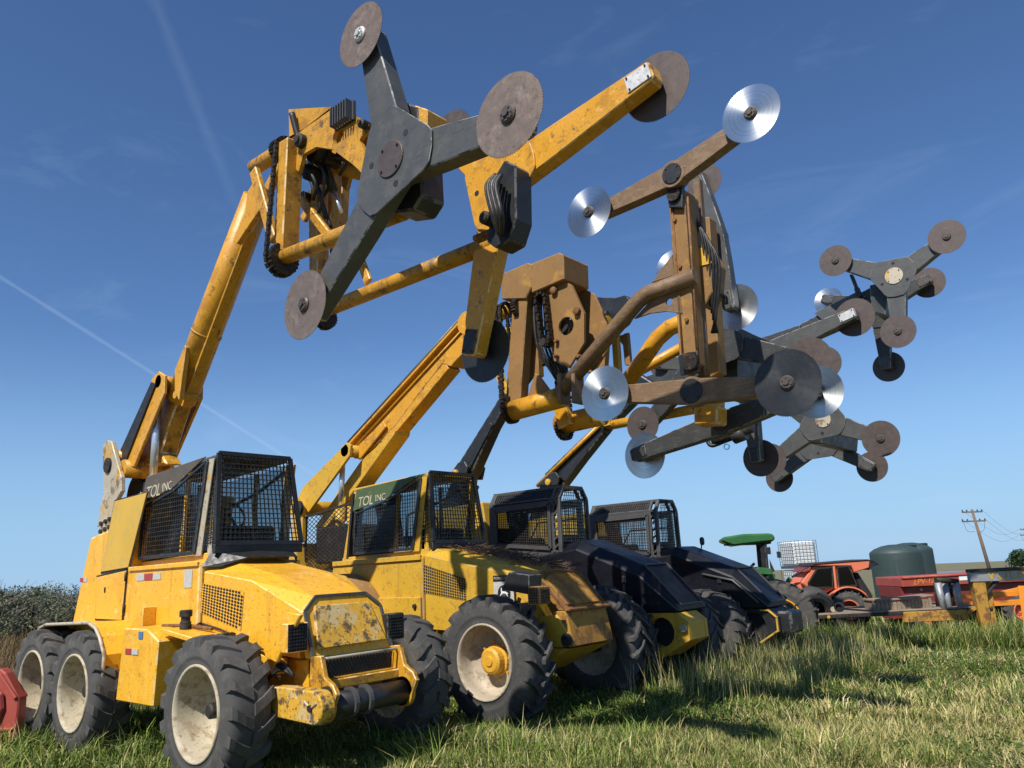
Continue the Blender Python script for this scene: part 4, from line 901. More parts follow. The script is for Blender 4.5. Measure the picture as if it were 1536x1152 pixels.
xtube('head_pivot_tube', (740, 474), (782, 459), 7.30, .10, m_yboom)
t2 = xtube('rotor_tube', (770, 616), (846, 595), 7.12, .125, m_yboom); xtube('rotor_tube', (838, 637), (905, 622), 7.75, .13, m_yboom)
pbar('tube_bracket', (842, 610), (850, 640), 7.6, .2, .1, m_yboom)
pa = onY((771, 614), 7.12); pc = onY((778, 462), 7.12)
sprocket('sprocket', pa+Vector((-.05, 0, 0)), .17, m_chain, t2, w=.07); sprocket('sprocket', pc, .13, m_chain, w=.07)
chain('drive_chain', pa+Vector((-.05, 0, 0)), Vector((pa.x-.05, pc.y, pc.z)), .16, .12, m_chain, w=.06); chain('drive_chain', pa+Vector((-.13, .05, .05)), Vector((pa.x-.13, pc.y, pc.z)), .13, .11, m_chain, w=.05)
pd, pe = onY((812, 448), 7.08), onY((820, 512), 7.08); chain('drive_chain', pe, pd, .06, .07, m_chain, w=.10, axis='Y')
lathe('idler', [(.05, 7.02), (.05, 7.14)], 14, m_dkhub, hp, c=(lambda q_: (q_.x, 0, q_.z))(onY((818, 514), 7.08)))
pf = onY((845, 642), 7.75); sprocket('sprocket', pf, .16, m_chain, w=.06); chain('drive_chain', pf+Vector((.03, 0, 0)), Vector((pf.x+.03, 7.75, onY((850, 540), 7.75).z)), .15, .1, m_chain, w=.05)
for p in ((832, 436), (866, 467), (836, 512), (836, 535), (870, 535)):
    P = onY(p, 7.13); lathe('plate_bolt', [(.05 if p[1] < 480 else .025, 7.14), (.045 if p[1] < 480 else .025, 7.09), (.02, 7.08)], 12, m_rst, hp, c=(P.x, 0, P.z))
b = MB()
for p, s in (((843, 470), .12), ((850, 490), .16), ((846, 508), .12), ((840, 455), .1)): P = onY(p, 7.3); b.add(*g_lathe([(s*.6, -.1), (s*.6, .1), (s*.3, .12)], 10, 'Y', P))
b.build('hydraulic_motor', m_dkhub, hp)
for i in range(4): tube('hose', [onY((838+3*i, 450), 7.25), onY((846+2*i, 480), 7.22), onY((842+3*i, 520), 7.3), onY((815+4*i, 548), 7.4)], .02, m_hose, hp, n=8, smoothpath=True)
# bent rotor tubes
bt = tube('bent_tube', [onY((838, 592), 7.02), onY((945, 466), 7.02), onY((958, 451), 7.02), onY((972, 440), 7.02), onY((1044, 414), 7.05)], .088, m_brn2, n=18)
prism('tube_gusset', XZ([(840, 565), (880, 540), (855, 582), (842, 596)], 7.04), 7.03, 7.06, m_brn, bt, bevel=.004)
for x, s_ in ((845, 1), (866, 1)): pbar('tube_flange', (x, 562), (x+1, 606), 7.02, .05, .20, m_brn2, bt)
pg = onY((1004, 452), 7.05)
prism('mast_gusset', XZ([(952, 478), (985, 442), (1020, 436), (1024, 470), (1000, 467), (975, 470)], 7.06), 7.05, 7.08, m_brn2, bt, hole=(lambda q_: (q_.x, q_.z, .042))(onY((1004, 453), 7.06)))
prism('mast_gusset', XZ([(978, 424), (1009, 382), (1012, 413)], 7.06), 7.05, 7.08, m_brn2, bt, bevel=.003)
bt2 = tube('bent_tube', [onY((940, 575), 8.35), onY((986, 508), 8.35), onY((1004, 492), 8.35), onY((1050, 472), 8.3)], .105, m_yboom, n=18)
ms = prism('rotor_mast', XZ([(1006, 290), (1030, 286), (1048, 545), (1025, 562)], 7.12), 7.06, 7.32, m_brn, bevel=.01)
pbar('mast_rail', (1039, 300), (1056, 560), 7.36, .10, .10, m_brn2, ms); pbar('mast_rail', (1046, 270), (1052, 350), 7.5, .09, .09, m_brn2, ms)
tube('mast_pipe', [onY((1050, 455), 7.3), onY((1060, 575), 7.3)], .045, m_brn2, ms)
prism('gearbox_housing', XZ([(1041, 378), (1048, 371), (1062, 370), (1076, 396), (1072, 440), (1060, 461), (1050, 459), (1042, 420)], 7.40), 7.34, 7.62, m_brn, ms, bevel=.012)
prism('gearbox_cap', XZ([(1041, 382), (1048, 372), (1063, 371), (1068, 395), (1042, 402)], 7.33), 7.325, 7.338, m_yel2, ms, bevel=.004)
prism('rotor_mast', XZ([(1046, 330), (1068, 328), (1084, 560), (1066, 570)], 8.5), 8.42, 8.62, m_brn, bevel=.01)
prism('rotor_mast', XZ([(1048, 585), (1080, 580), (1078, 635), (1050, 640)], 8.2), 8.15, 8.35, m_yel2, bevel=.01)
prism('gearbox_cap', XZ([(1041, 614), (1046, 606), (1068, 604), (1077, 610), (1077, 636), (1042, 638)], 8.0), 7.98, 8.24, m_yboom, bevel=.02)
sprocket('sprocket', onY((1035, 542), 6.99)+Vector((0, .0, 0)), .095, m_chain, ms, axis='Y', w=.05); box('gear_bracket', onY((1034, 545), 7.06), (.22, .05, .22), m_blk, ms)
sprocket('sprocket', onY((1011, 292), 6.99), .08, m_chain, ms, axis='Y', w=.05); prism('gear_bracket', XZ([(1000, 268), (1026, 268), (1024, 312), (1004, 312)], 7.02), 7.0, 7.055, m_blk, ms)
for p in ((1012, 330), (1020, 400), (1030, 480)): P = onY(p, 7.05); lathe('mast_bolt', [(.022, 7.06), (.022, 7.035)], 6, m_rst, ms, c=(P.x, 0, P.z))
for x0, x1 in ((1007, 1026), (1031, 1049)): tube('mast_weld', [onY((x0, 292), 7.055), onY((x1, 556), 7.055)], .012, m_rst, ms, n=6)
for i in range(6):
    a = onY((1030+3*i, 300+8*i), 7.34); c = onY((1062+2*i, 440+10*i), 7.4); tube('hose', [a, a.lerp(c, .4)+Vector((.10+.02*i, -.05, -.03)), c], .016, m_hose, ms, n=8, smoothpath=True)
for i in range(6):
    a = onY((800+5*i, 440), 7.2+.03*i); c = onY((835+7*i, 570+4*i), 7.35); tube('hose', [a, a.lerp(c, .5)+Vector((-.05, -.10, -.12)), c], .018, m_hose, hp, n=8, smoothpath=True)
for i in range(5): tube('hose', [onY((1068+2*i, 430+6*i), 7.7), onY((1074-i, 470), 7.65), onY((1068+2*i, 500), 7.7)], .018, m_hose, ms, n=8, smoothpath=True)
tube('hose', [onY((1055, 446), 7.35), onY((1075, 442), 7.5), onY((1088, 446), 7.6), onY((1090, 456), 7.6)], .02, m_hose, ms, n=8, smoothpath=True)
rotor((1003, 257), [(883, 318), (1126, 170)], 6.85, -1, m_brn2, m_blk, ['s', 's'], aw=(.26, .15), cap_r=.115, ad=.14)
rotor((1032, 585), [(907, 590), (1181, 574)], 6.85, -1, m_brn2, m_blk, ['s', 'k'], R=[.30, .31], aw=(.26, .17), cap_r=.125, ad=.14)
rotor((1080, 362), [(1056, 273), (1103, 461)], 8.95, 1, m_gry, m_capb, ['d', 's'], R=[.25, .30], aw=(.30, .16), plates=[m_gry, m_gry], cap_r=.10)
rotor((1092, 637), [(967, 683), (1225, 588)], 8.75, 1, m_gry2, m_blk, ['s', 's'], aw=(.28, .17), plates=[m_gry2, m_gry2], cap_r=.10)
# ---------------------------------------------------------------- black carriers
def black_carrier(dx, dy, dz, fourth):
    def q(x, y, z): return Vector((x+dx, y+dy, z+dz))
    def pr(name, poly, y0, y1, mat, parent=None, **k): return prism(name, [(x+dx, z+dz) for x, z in poly], y0+dy, y1+dy, mat, parent, **k)
    cy = 10.42
    pr('chassis', [(-11.0, .6), (-11.0, 1.3), (-6.7, 1.05), (-6.6, .6), (-7.4, .5)], 10.08, 10.95, m_yel2, bevel=.02)
    body = pr('body', [(-11.2, 1.2), (-10.9, 2.85), (-9.35, 2.90), (-9.2, 1.98), (-7.72, 1.90), (-7.72, 1.1), (-10.9, 1.05)], 9.95+.06, 10.95, m_yel2, bevel=.02)
    def ring(x, wl, wt, zl, zm, zt): return [q(x, cy-wl, zl), q(x, cy-wl, zm), q(x, cy-wt, zt), q(x, cy+wt, zt), q(x, cy+wl, zm), q(x, cy+wl, zl)]
    hood = sections('hood', [ring(-8.0, .50, .36, 1.1, 1.90, 2.0), ring(-7.30, .50, .33, 1.06, 1.98, 2.12), ring(-6.22, .50, .34, 1.03, 1.56, 1.70), ring(-5.66, .44, .32, 1.03, 1.06, 1.12)], m_nav, bevel=.02)
    # raised front panel with trim edges
    P = [q(-6.20, cy-.33, 1.705), q(-6.20, cy+.33, 1.705), q(-5.66, cy+.31, 1.13), q(-5.66, cy-.31, 1.13)]
    b = MB()
    for i in range(4): b.add(*g_bar(P[i], P[(i+1) % 4], .022, .022))
    b.add(*g_bar(q(-6.22, cy-.505, 1.555), q(-5.66, cy-.445, 1.065), .016, .016)); b.build('hood_trim', m_cabg, hood)
    if fourth:
        tube('hood_rail', [q(-6.75, cy-.52, 1.62), q(-6.2, cy-.53, 1.50), q(-5.8, cy-.47, 1.12)], .02, m_gry, hood, n=8)
    # latch, fittings on the hood side
    box('hood_latch', q(-6.45, cy-.515, 1.50), (.07, .02, .10), m_blk, hood)
    for i in range(4): tube('hose', [q(-7.0+.1*i, 9.90, 1.05), q(-6.98+.1*i, 9.86, 1.28), q(-6.9+.1*i, 9.90, 1.30), q(-6.86+.1*i, 9.92, 1.1)], .022, m_hose, hood, n=8, smoothpath=True)
    # yellow front frame with oval hole
    c = q(-5.93, 0, .76); fp = [(-6.25, 1.02), (-5.66, 1.02), (-5.50, .90), (-5.50, .66), (-5.98, .40), (-6.25, .42)]
    fr = prism('front_frame', [(x+dx, z+dz) for x, z in fp], 9.98+dy, 10.06+dy, m_blk if fourth else m_yel2, hole=(c.x, c.z, .20), bevel=.006)
    if fourth:
        for a_, b_ in (((-5.80, 1.0), (-5.64, 1.0)), ((-5.66, 1.0), (-5.52, .88)), ((-5.53, .90), (-5.53, .66)), ((-5.54, .67), (-5.86, .48))): bar('frame_edge', q(a_[0], 9.97, a_[1]), q(b_[0], 9.97, b_[1]), .05, .03, m_yel2, fr)
    pr('front_frame', fp, 10.46, 10.54, m_blk if fourth else m_yel2, bevel=.006)
    V = [q(-5.66, 10.06, 1.02), q(-5.66, 10.46, 1.02), q(-5.51, 10.46, .90), q(-5.51, 10.06, .90), q(-5.51, 10.06, .66), q(-5.51, 10.46, .66), q(-5.97, 10.06, .41), q(-5.97, 10.46, .41)]
    mk('front_face', V, [(0, 1, 2, 3), (3, 2, 5, 4), (4, 5, 7, 6)], m_yel2 if not fourth else m_blk, fr)
    box('front_core', q(-6.2, 10.27, .8), (.9, .36, .5), m_dark, fr)
    lathe('tow_pin', [(.05, 9.975+dy), (.05, 9.93+dy)], 14, m_worn, fr, c=q(-5.57, 0, .82)); lathe('tow_pin', [(.03, 9.975+dy), (.03, 9.95+dy)], 12, m_yel2, fr, c=q(-5.68, 0, .68))
    if fourth:
        box('front_bumper', q(-5.45, 10.30, .80), (.26, .50, .36), m_blk, fr, bevel=.04); lathe('bumper_pipe', [(.09, 9.99+dy), (.09, 9.93+dy), (.06, 9.93+dy), (.06, 9.98+dy)], 18, m_blk, fr, c=q(-5.46, 0, .86))
    # cab with eight-sided roof
    y0, y1 = 9.95, 10.72; zs, zt, zb = 2.80, 2.99, 1.95
    cab = pr('cab', [(-9.12, 1.90), (-9.14, 2.12), (-7.62, 1.96), (-7.62, 1.86)], y0, y1, m_cabg, bevel=.01)
    xr, xf = -9.12, -7.58
    pr('cab_sill_panel', [(-9.14, 2.13), (-7.66, 1.98), (-7.66, 1.84), (-9.14, 1.80)], y0-.012, y0-.001, m_cabg, cab, bevel=.004)
    prof = [(y0, zb), (y0+.01, zs), (y0+.14, zt), (y1-.14, zt), (y1-.01, zs), (y1, zb)]
    for x, w in ((xr+.05, .10), (xf-.03, .07), (xf-.16, .05)):
        b = MB()
        for a, c_ in zip(prof, prof[1:]): b.add(*g_bar(q(x, a[0], a[1]), q(x, c_[0], c_[1]), .05, w, up=Vector((1, 0, 0))))
        b.build('cab_hoop', m_cabg, cab, bevel=.005)
    for (y, z) in prof[1:5]: bar('roof_rail', q(xr, y, z), q(xf, y, z), .05, .05, m_cabg, cab)
    # ladder braces on the corner post
    b = MB()
    for i in range(6):
        z0 = 2.02+i*.13; b.add(*g_bar(q(xf-.15, y0-.01, z0), q(xf-.03, y0-.01, z0+.08), .018, .03))
    b.build('corner_braces', m_cabg, cab)
    rq = MB(); mk('roof_panel', [q(xr+.05, y0+.13, zt), q(xf, y0+.13, zt), q(xf, y1-.13, zt), q(xr+.05, y1-.13, zt)], [(0, 1, 2, 3)], m_cabg, cab)
    guard('roof_side_mesh', [q(xr+.1, y0-.01, zs), q(xf-.16, y0-.01, zs), q(xf-.16, y0+.13, zt+.01), q(xr+.1, y0+.13, zt+.01)], 26, 5, .010, m_guard, cab)
    mk('roof_side_panel', [q(xr+.1, y0+.02, zs), q(xf-.16, y0+.02, zs), q(xf-.16, y0+.145, zt), q(xr+.1, y0+.145, zt)], [(0, 1, 2, 3)], m_cabg, cab)
    pr('cab_rear_panel', [(xr-.02, 1.95), (xr+.0, 2.80), (xr+.13, 2.86), (xr+.13, 1.95)], y0-.01, y0+.02, m_cabg, cab)
    pr('cab_rear_panel', [(xr-.02, 1.95), (xr+.0, 2.80), (xr+.13, 2.86), (xr+.13, 1.95)], y1-.02, y1+.01, m_cabg, cab)
    wq = [q(xr+.16, y0-.02, 2.13), q(xf-.22, y0-.02, 2.02), q(xf-.20, y0-.02, 2.72), q(xr+.16, y0-.02, 2.70)]
    guard('side_guard_mesh', wq, 28, 15, .0085, m_guard, cab, m_cabg, 'side_guard_frame', .06)
    pr('cab_top_panel', [(xr+.1, 2.71), (xf-.18, 2.73), (xf-.18, 2.80), (xr+.1, 2.80)], y0-.015, y0+.01, m_cabg, cab, bevel=.004); pr('cab_top_panel', [(xr+.1, 2.71), (xf-.18, 2.73), (xf-.18, 2.80), (xr+.1, 2.80)], y1-.01, y1+.015, m_cabg, cab, bevel=.004)
    mk('side_window', [v+Vector((0, .05, 0)) for v in wq], [(0, 1, 2, 3)], m_glass, cab)
    wf = [q(xr+.16, y1+.02, 2.13), q(xf-.22, y1+.02, 2.02), q(xf-.20, y1+.02, 2.72), q(xr+.16, y1+.02, 2.70)]
    guard('side_guard_mesh', wf, 20, 11, .0085, m_guard, cab, m_cabg, 'side_guard_frame', .06)
    Qf = [q(xf+.02, y0+.02, zb), q(xf+.02, y1-.02, zb), q(xf+.02, y1-.03, zs), q(xf+.02, y0+.03, zs)]
    guard('front_guard_mesh', Qf, 13, 16, .009, m_guard, cab)
    guard('front_guard_mesh', [q(xf+.02, y0+.03, zs), q(xf+.02, y1-.03, zs), q(xf+.02, y1-.14, zt), q(xf+.02, y0+.14, zt)], 13, 4, .009, m_guard, cab)
    mk('windscreen', [v+Vector((-.06, 0, 0)) for v in Qf], [(0, 1, 2, 3)], m_glass, cab)
    # interior
    box('cab_floor', q(-8.35, 10.33, 1.97), (1.4, .7, .03), m_dark, cab); sb = MB(); sb.add(*g_box(q(-8.6, 10.33, 2.15), (.42, .44, .14))); sb.add(*g_bar(q(-8.78, 10.33, 2.2), q(-8.88, 10.33, 2.72), .42, .1)); sb.build('seat', m_seat, cab, bevel=.03)
    box('dashboard', q(-7.78, 10.33, 2.1), (.2, .5, .25), m_dark, cab, bevel=.02)
    box('rear_bulkhead', q(xr+.02, 10.33, 2.2), (.03, .7, .45), m_dark, cab)
    tube('grab_rail', [q(xr+.2, y1+.05, 2.2), q(xr+.4, y1+.06, 2.5), q(xf-.3, y1+.06, 2.5)], .015, m_dark, cab, n=8)
    if fourth: tube('mirror_stem', [q(-7.18, 10.75, 2.0), q(-7.16, 10.78, 2.16)], .012, m_blk, hood, n=8); lathe('mirror', [(.03, -.07), (.045, -.03), (.045, .05), (.02, .08)], 12, m_blk, hood, axis='Z', c=q(-7.15, 10.78, 2.20))
    return q, hood, cab
ws3 = wheel_set(.65, .46, .37, 20, .03, 'flo', m_rub, m_dkhub, m_dkhub, deep=.14, hubr=.09, hubout=.08, planetary=True)
T3 = thing('hedging_machine', 'orchard hedger with black hood and cab, yellow front frame with oval hole, grey saw rotors', 'hedging machine', (-8.5, 10.42, 0), 'orchard hedging machines parked in a row')
q, hood3, cab3 = black_carrier(0, 0, 0, False)
for x, y, sd, ph in ((-6.62, 9.74, -1, .15), (-9.5, 9.76, -1, .5), (-6.3, 11.1, 1, .35), (-9.5, 11.28, 1, .1)): place_wheel(ws3 if y > 11 else ws3, x, y, .64, sd, 0, ph)
for x in (-6.2, -9.5): bar('axle', (x, 9.8, .62), (x, 11.2, .62), .16, .18, m_dkhub)
bm = prism('boom', XZ([(692, 704), (757, 600), (760, 594), (800, 530), (816, 540), (771, 603), (748, 644), (713, 722), (700, 722)], 10.5), 10.32, 10.58, m_blk, bevel=.03, seg=2)
prism('boom_gusset', XZ([(697, 690), (735, 634), (739, 637), (703, 706), (694, 716)], 10.30), 10.29, 10.325, m_blk, bm, bevel=.004)
prism('boom_foot_plate', XZ([(671, 718), (688, 694), (697, 692), (702, 700), (698, 718)], 10.2), 10.18, 10.24, m_blk, bm); prism('boom_foot_plate', XZ([(671, 718), (688, 694), (697, 692), (702, 700), (698, 718)], 10.2), 10.62, 10.68, m_blk, bm)
P = onY((684, 709), 10.17); lathe('boom_pin', [(.06, 10.18), (.06, 10.13), (.03, 10.12)], 8, m_yel2, bm, c=(P.x, 0, P.z))
bar('boom_base', onY((700, 722), 10.45), (-10.9, 10.45, 2.2), .35, .4, m_blk, bm)
# head of machine 3
h3 = prism('head_yoke', XZ([(872, 456), (886, 445), (922, 447), (938, 443), (948, 452), (930, 482), (918, 492), (905, 472), (880, 470)], 10.2), 10.18, 10.5, m_blk, bevel=.01)
tube('head_rod', [onY((878, 481), 10.1), onY((912, 470), 10.1)], .05, m_gry2, h3)
pbar('head_link', (908, 484), (903, 560), 10.1, .16, .14, m_brn, h3); pbar('head_link', (922, 480), (930, 600), 10.5, .12, .1, m_yel2, h3); pbar('head_link', (940, 500), (944, 545), 10.7, .10, .06, m_brn, h3)
prism('head_bracket', XZ([(925, 505), (942, 500), (946, 548), (938, 548), (935, 518)], 10.6), 10.58, 10.64, m_brn, h3)
xtube('head_pivot_tube', (876, 495), (914, 481), 10.1, .09, m_yel2, h3); xtube('rotor_tube', (905, 640), (1060, 610), 10.3, .075, m_yboom, h3); xtube('rotor_tube', (880, 600), (1040, 512), 10.2, .08, m_yboom, h3)
pbar('head_link', (903, 560), (912, 640), 10.25, .14, .1, m_yel2, h3)
pa, pc = onY((897, 560), 10.05), onY((892, 488), 10.05); chain('drive_chain', pa, Vector((pa.x, pc.y, pc.z)), .1, .1, m_chain, h3, w=.06); sprocket('sprocket', onY((909, 642), 10.3), .12, m_chain, h3)
b = MB()
for p, s in (((880, 510), .2), ((888, 530), .22), ((878, 545), .16), ((898, 515), .14)): b.add(*g_lathe([(s*.5, -.1), (s*.5, .1), (s*.3, .13)], 10, 'Y', onY(p, 10.3)))
b.build('hydraulic_motor', m_dkhub, h3)
for i in range(4): tube('hose', [onY((878+4*i, 500), 10.2), onY((884+5*i, 520), 10.15), onY((880+4*i, 560), 10.2)], .02, m_hose, h3, n=8, smoothpath=True)
rotor((1066, 512), [(1213, 540), (1010, 403), (964, 637)], 9.85, -1, m_gry2, m_capb, ['d', 's', 'd'], R=[.30, .29, .27], aw=(.36, .18))
rotor((1122, 548), [(1282, 476), (1141, 687), (990, 548)], 11.75, 1, m_gry, m_blk, ['d', 'd', 'd'], R=[.29, .29, .2], aw=(.34, .17), plates=[m_white, m_gry2, m_gry])
prism('rotor_mast', XZ([(1098, 500), (1128, 500), (1130, 600), (1100, 602)], 10.7), 10.2, 11.4, m_gry2, bevel=.01)
# hydraulic motor with banded hoses under the lower arm
tube('motor_body', [onY((1070, 662), 10.2), onY((1128, 640), 10.2)], .085, m_dkhub); tube('motor_body', [onY((1100, 655), 10.2), onY((1118, 648), 10.2)], .11, m_gry2)
ring = [onY((1090+4*math.cos(t), 670+4*math.sin(t)), 10.1) for t in (2*math.pi*i/14 for i in range(15))]; tube('hose_ring', ring, .008, m_blue, n=6)
tube('hose', [onY((1058, 655), 10.2), onY((1066, 668), 10.15), onY((1080, 665), 10.2)], .03, m_hose, n=8, smoothpath=True)
T4 = thing('hedging_machine', 'black orchard hedger with rail-edged hood and flotation tyres, farthest from the yellow hedgers', 'hedging machine', (-8.5, 13.2, -.1), 'orchard hedging machines parked in a row')
ws4 = wheel_set(.66, .62, .36, 22, .03, 'flo', m_rub2, m_blk, m_dkhub, deep=.22, hubr=.10, hubout=.08, planetary=True)
q, hood4, cab4 = black_carrier(.12, 2.80, -.14, True)
for x, y, sd, ph in ((-6.55, 12.60, -1, .15), (-9.4, 12.62, -1, .5), (-6.3, 13.9, 1, .35), (-9.4, 14.1, 1, .1)): place_wheel(ws4, x, y, .55, sd, 0, ph)
for x in (-6.15, -9.4): bar('axle', (x, 12.7, .55), (x, 14.1, .55), .16, .18, m_dkhub)
bm = prism('boom', XZ([(822, 712), (910, 628), (960, 560), (985, 575), (920, 640), (880, 690), (850, 730), (836, 728)], 13.2), 13.05, 13.30, m_blk, bevel=.03, seg=2)
tube('boom_pipe', [onY((806, 729), 13.0), onY((905, 632), 13.0)], .045, m_yboom, bm); prism('boom_gusset', XZ([(838, 716), (878, 672), (880, 680), (848, 722)], 13.02), 13.01, 13.055, m_blk, bm, bevel=.004)
prism('boom_foot_plate', XZ([(808, 728), (826, 710), (834, 708), (840, 716), (836, 728)], 12.95), 12.92, 12.99, m_blk, bm)
P = onY((822, 723), 12.9); lathe('boom_pin', [(.07, 12.92), (.07, 12.88), (.03, 12.87)], 8, m_yel2, bm, c=(P.x, 0, P.z)); bar('boom_base', onY((830, 726), 13.15), (-10.9, 13.15, 2.0), .35, .4, m_blk, bm)
# head of machine 4: long beam out to the rotors
h4 = bar('head_beam', onY((960, 580), 15.0), onY((1205, 500), 15.0), .30, .24, m_gry2, up=Vector((0, 1, 0)))
prism('head_beam', XZ([(1195, 492), (1310, 432), (1330, 440), (1330, 462), (1210, 515)], 15.2), 15.1, 15.35, m_gry2, bevel=.012)
prism('head_plate', XZ([(1222, 470), (1290, 436), (1300, 446), (1240, 485)], 15.08), 15.05, 15.09, m_gry, bevel=.005)
tube('beam_collar', [onY((1203, 505), 15.2), onY((1215, 498), 15.2)], .19, m_gry2); tube('strut_rod', [onY((1277, 412), 15.0), onY((1288, 440), 15.0)], .035, m_gry, n=10); pbar('rod_clevis', (1285, 432), (1290, 446), 15.0, .09, .09, m_blk)
bar('rotor_mast', onY((1128, 566), 15.0), onY((1236, 652), 15.0), .22, .2, m_gry2, up=Vector((0, 1, 0)))
prism('rotor_gearbox', XZ([(1315, 436), (1345, 430), (1338, 480), (1318, 475)], 15.3), 14.86, 15.9, m_gry2, bevel=.015); prism('rotor_gearbox', XZ([(1222, 648), (1246, 646), (1244, 668), (1224, 668)], 14.6), 14.2, 16.2, m_blk, bevel=.015)
for i in range(3): tube('hose', [onY((1205+3*i, 525), 15.1), onY((1190, 540+2*i), 15.1), onY((1160, 548), 15.2)], .03, m_hose, h4, n=8, smoothpath=True)
tube('valve_body', [onY((1130, 535), 14.9), onY((1128, 560), 14.9)], .05, m_worn, n=10)
rotor((1340, 413), [(1253, 391), (1420, 355), (1347, 497)], 14.55, -1, m_gry, m_worn, ['d', 'd', 'd'], aw=(.36, .20), cap_r=.155)
rotor((1322, 462), [(1393, 424), (1333, 550), (1243, 452)], 16.2, 1, m_gry2, m_blk, ['d', 'd', 's'], aw=(.34, .19), plates=[m_capb, m_gry, m_gry])
rotor((1233, 629), [(1321, 658), (1155, 690), (1236, 545)], 13.6, -1, m_gry, m_worn, ['d', 'd', 'd'], aw=(.36, .20), cap_r=.14)
rotor((1234, 664), [(1308, 700), (1169, 717), (1236, 590)], 16.4, 1, m_gry, m_blk, ['d', 'd', 'd'], aw=(.34, .20), plates=[m_gry, m_gry, m_gry])
# ------------------------------------------------------------------ yard objects behind the row
CRT = Vector((math.cos(YAW), math.sin(YAW), 0)); CFW = Vector((-math.sin(YAW), math.cos(YAW), 0))   # camera-right / camera-forward on the ground
class Loc:                                  # local frame: a along camera-right turned by yaw, b away from the viewer
    def __init__(s, o, yaw=0.):
        s.o = Vector(o); c, n = math.cos(yaw), math.sin(yaw); s.u = CRT*c+CFW*n; s.v = -CRT*n+CFW*c
    def __call__(s, a, b, z): return s.o+s.u*a+s.v*b+Vector((0, 0, z))
def lprism(L, name, poly, b0, b1, mat, parent=None, bevel=.01):
    n = len(poly); ar = sum(poly[i][0]*poly[(i+1) % n][1]-poly[(i+1) % n][0]*poly[i][1] for i in range(n))
    if ar < 0: poly = poly[::-1]
    V = [L(a, b0, z) for a, z in poly]+[L(a, b1, z) for a, z in poly]
    return mk(name, V, [tuple(range(n)), tuple(range(2*n-1, n-1, -1))]+[(i, n+i, n+(i+1) % n, (i+1) % n) for i in range(n)], mat, parent, bevel=bevel)
def lbox(L, name, c, s, mat, parent=None, bevel=.008):
    return lprism(L, name, [(c[0]-s[0]/2, c[2]-s[2]/2), (c[0]+s[0]/2, c[2]-s[2]/2), (c[0]+s[0]/2, c[2]+s[2]/2), (c[0]-s[0]/2, c[2]+s[2]/2)], c[1]-s[1]/2, c[1]+s[1]/2, mat, parent, bevel)
def ltube(L, name, pts, r, mat, parent=None, **k): return tube(name, [L(*p) for p in pts], r, mat, parent, **k)
def lwheel(L, ws, a, b, z, side=-1, yaw=0., ph=0.):
    w = link('wheel', ws[0], CX.root); w.location = L(a, b, z)-CX.o
    w.rotation_euler = (0, ph, math.atan2(L.u.y, L.u.x)+yaw+(math.pi if side > 0 else 0)); link('rim', ws[1], w); link('wheel_hub', ws[2], w); return w
def px_to(L, p):                            # photo pixel on the near plane (b=0) of a local frame
    d = _ray(p); t = (L.o-EYE).dot(L.v)/d.dot(L.v); P = EYE+d*t; r = P-L.o; return (r.dot(L.u), r.z)
def base(px, dist):
    d = _ray((px, 800)); h = math.hypot(d.x, d.y); x, y = d.x/h*dist, d.y/h*dist; return Vector((x, y, ground(x, y)))
# ---- orange tractor
o = base(1258, 21.0); L = Loc(o, math.radians(-6)); T = thing('orange_tractor', 'faded orange low cab tractor with dark tinted side windows behind the flatbed', 'tractor', o)
Z7 = lambda pts: [px_to(L, (1180+x/4.315, 780+y/4.315)) for x, y in pts]
W_ = 1.25
body = lprism(L, 'cab_body', Z7([(100, 408), (150, 462), (262, 470), (320, 440), (455, 462), (492, 490), (500, 480), (452, 430), (420, 300), (405, 292), (170, 302)]), .03, W_, m_ora, bevel=.02)
lprism(L, 'cab_window', Z7([(138, 410), (195, 315), (296, 306), (300, 435), (160, 438)]), -.012, .028, m_tint, body, bevel=.004); lprism(L, 'cab_window_dark', Z7([(142, 408), (197, 320), (292, 311), (296, 430), (164, 434)]), .0, .02, m_dark, body, bevel=0)
lprism(L, 'door_window', Z7([(328, 304), (398, 298), (452, 422), (340, 430)]), -.012, .028, m_tint, body, bevel=.004)
for a, b_ in (((308, 300), (322, 445)),): 
    A, B = Z7([a, b_]); bar('door_post', L(A[0], -.01, A[1]), L(B[0], -.01, B[1]), .10, .05, m_ora, body)
def outline(nm, pts, w, mat):
    Q = Z7(pts); b = MB()
    for i in range(len(Q)): b.add(*g_bar(L(Q[i][0], -.012, Q[i][1]), L(Q[(i+1) % len(Q)][0], -.012, Q[(i+1) % len(Q)][1]), w, .03))
    b.build(nm, mat, body)
outline('window_frame', [(138, 410), (195, 315), (296, 306), (300, 435), (160, 438)], .05, m_dkhub); outline('door_frame', [(328, 304), (398, 298), (452, 422), (340, 430)], .05, m_dkhub)
rf = lprism(L, 'cab_roof', Z7([(160, 298), (170, 288), (525, 262), (535, 270), (530, 310), (435, 340), (415, 298)]), -.05, W_+.05, m_ora, bevel=.02)
lprism(L, 'roof_edge', Z7([(150, 298), (172, 290), (528, 262), (526, 254), (168, 282)]), -.07, W_+.07, m_dkhub, rf)
lprism(L, 'rear_panel', Z7([(445, 345), (470, 340), (560, 480), (590, 580), (540, 590), (505, 500)]), .1, W_-.1, m_dark, body); lprism(L, 'rear_frame', Z7([(520, 268), (545, 270), (555, 310), (535, 325)]), 0, W_, m_dkhub, rf)
for i in range(3): A = Z7([(520, 268), (560+8*i, 262+4*i), (600, 290+6*i)]); ltube(L, 'hose', [(A[k][0], .1+.2*i, A[k][1]) for k in range(3)], .02, m_hose, rf, n=6, smoothpath=True)
A = Z7([(405, 582), (405, 442), (268, 582)]); R_ = A[0][0]-A[2][0]; hub = A[0]
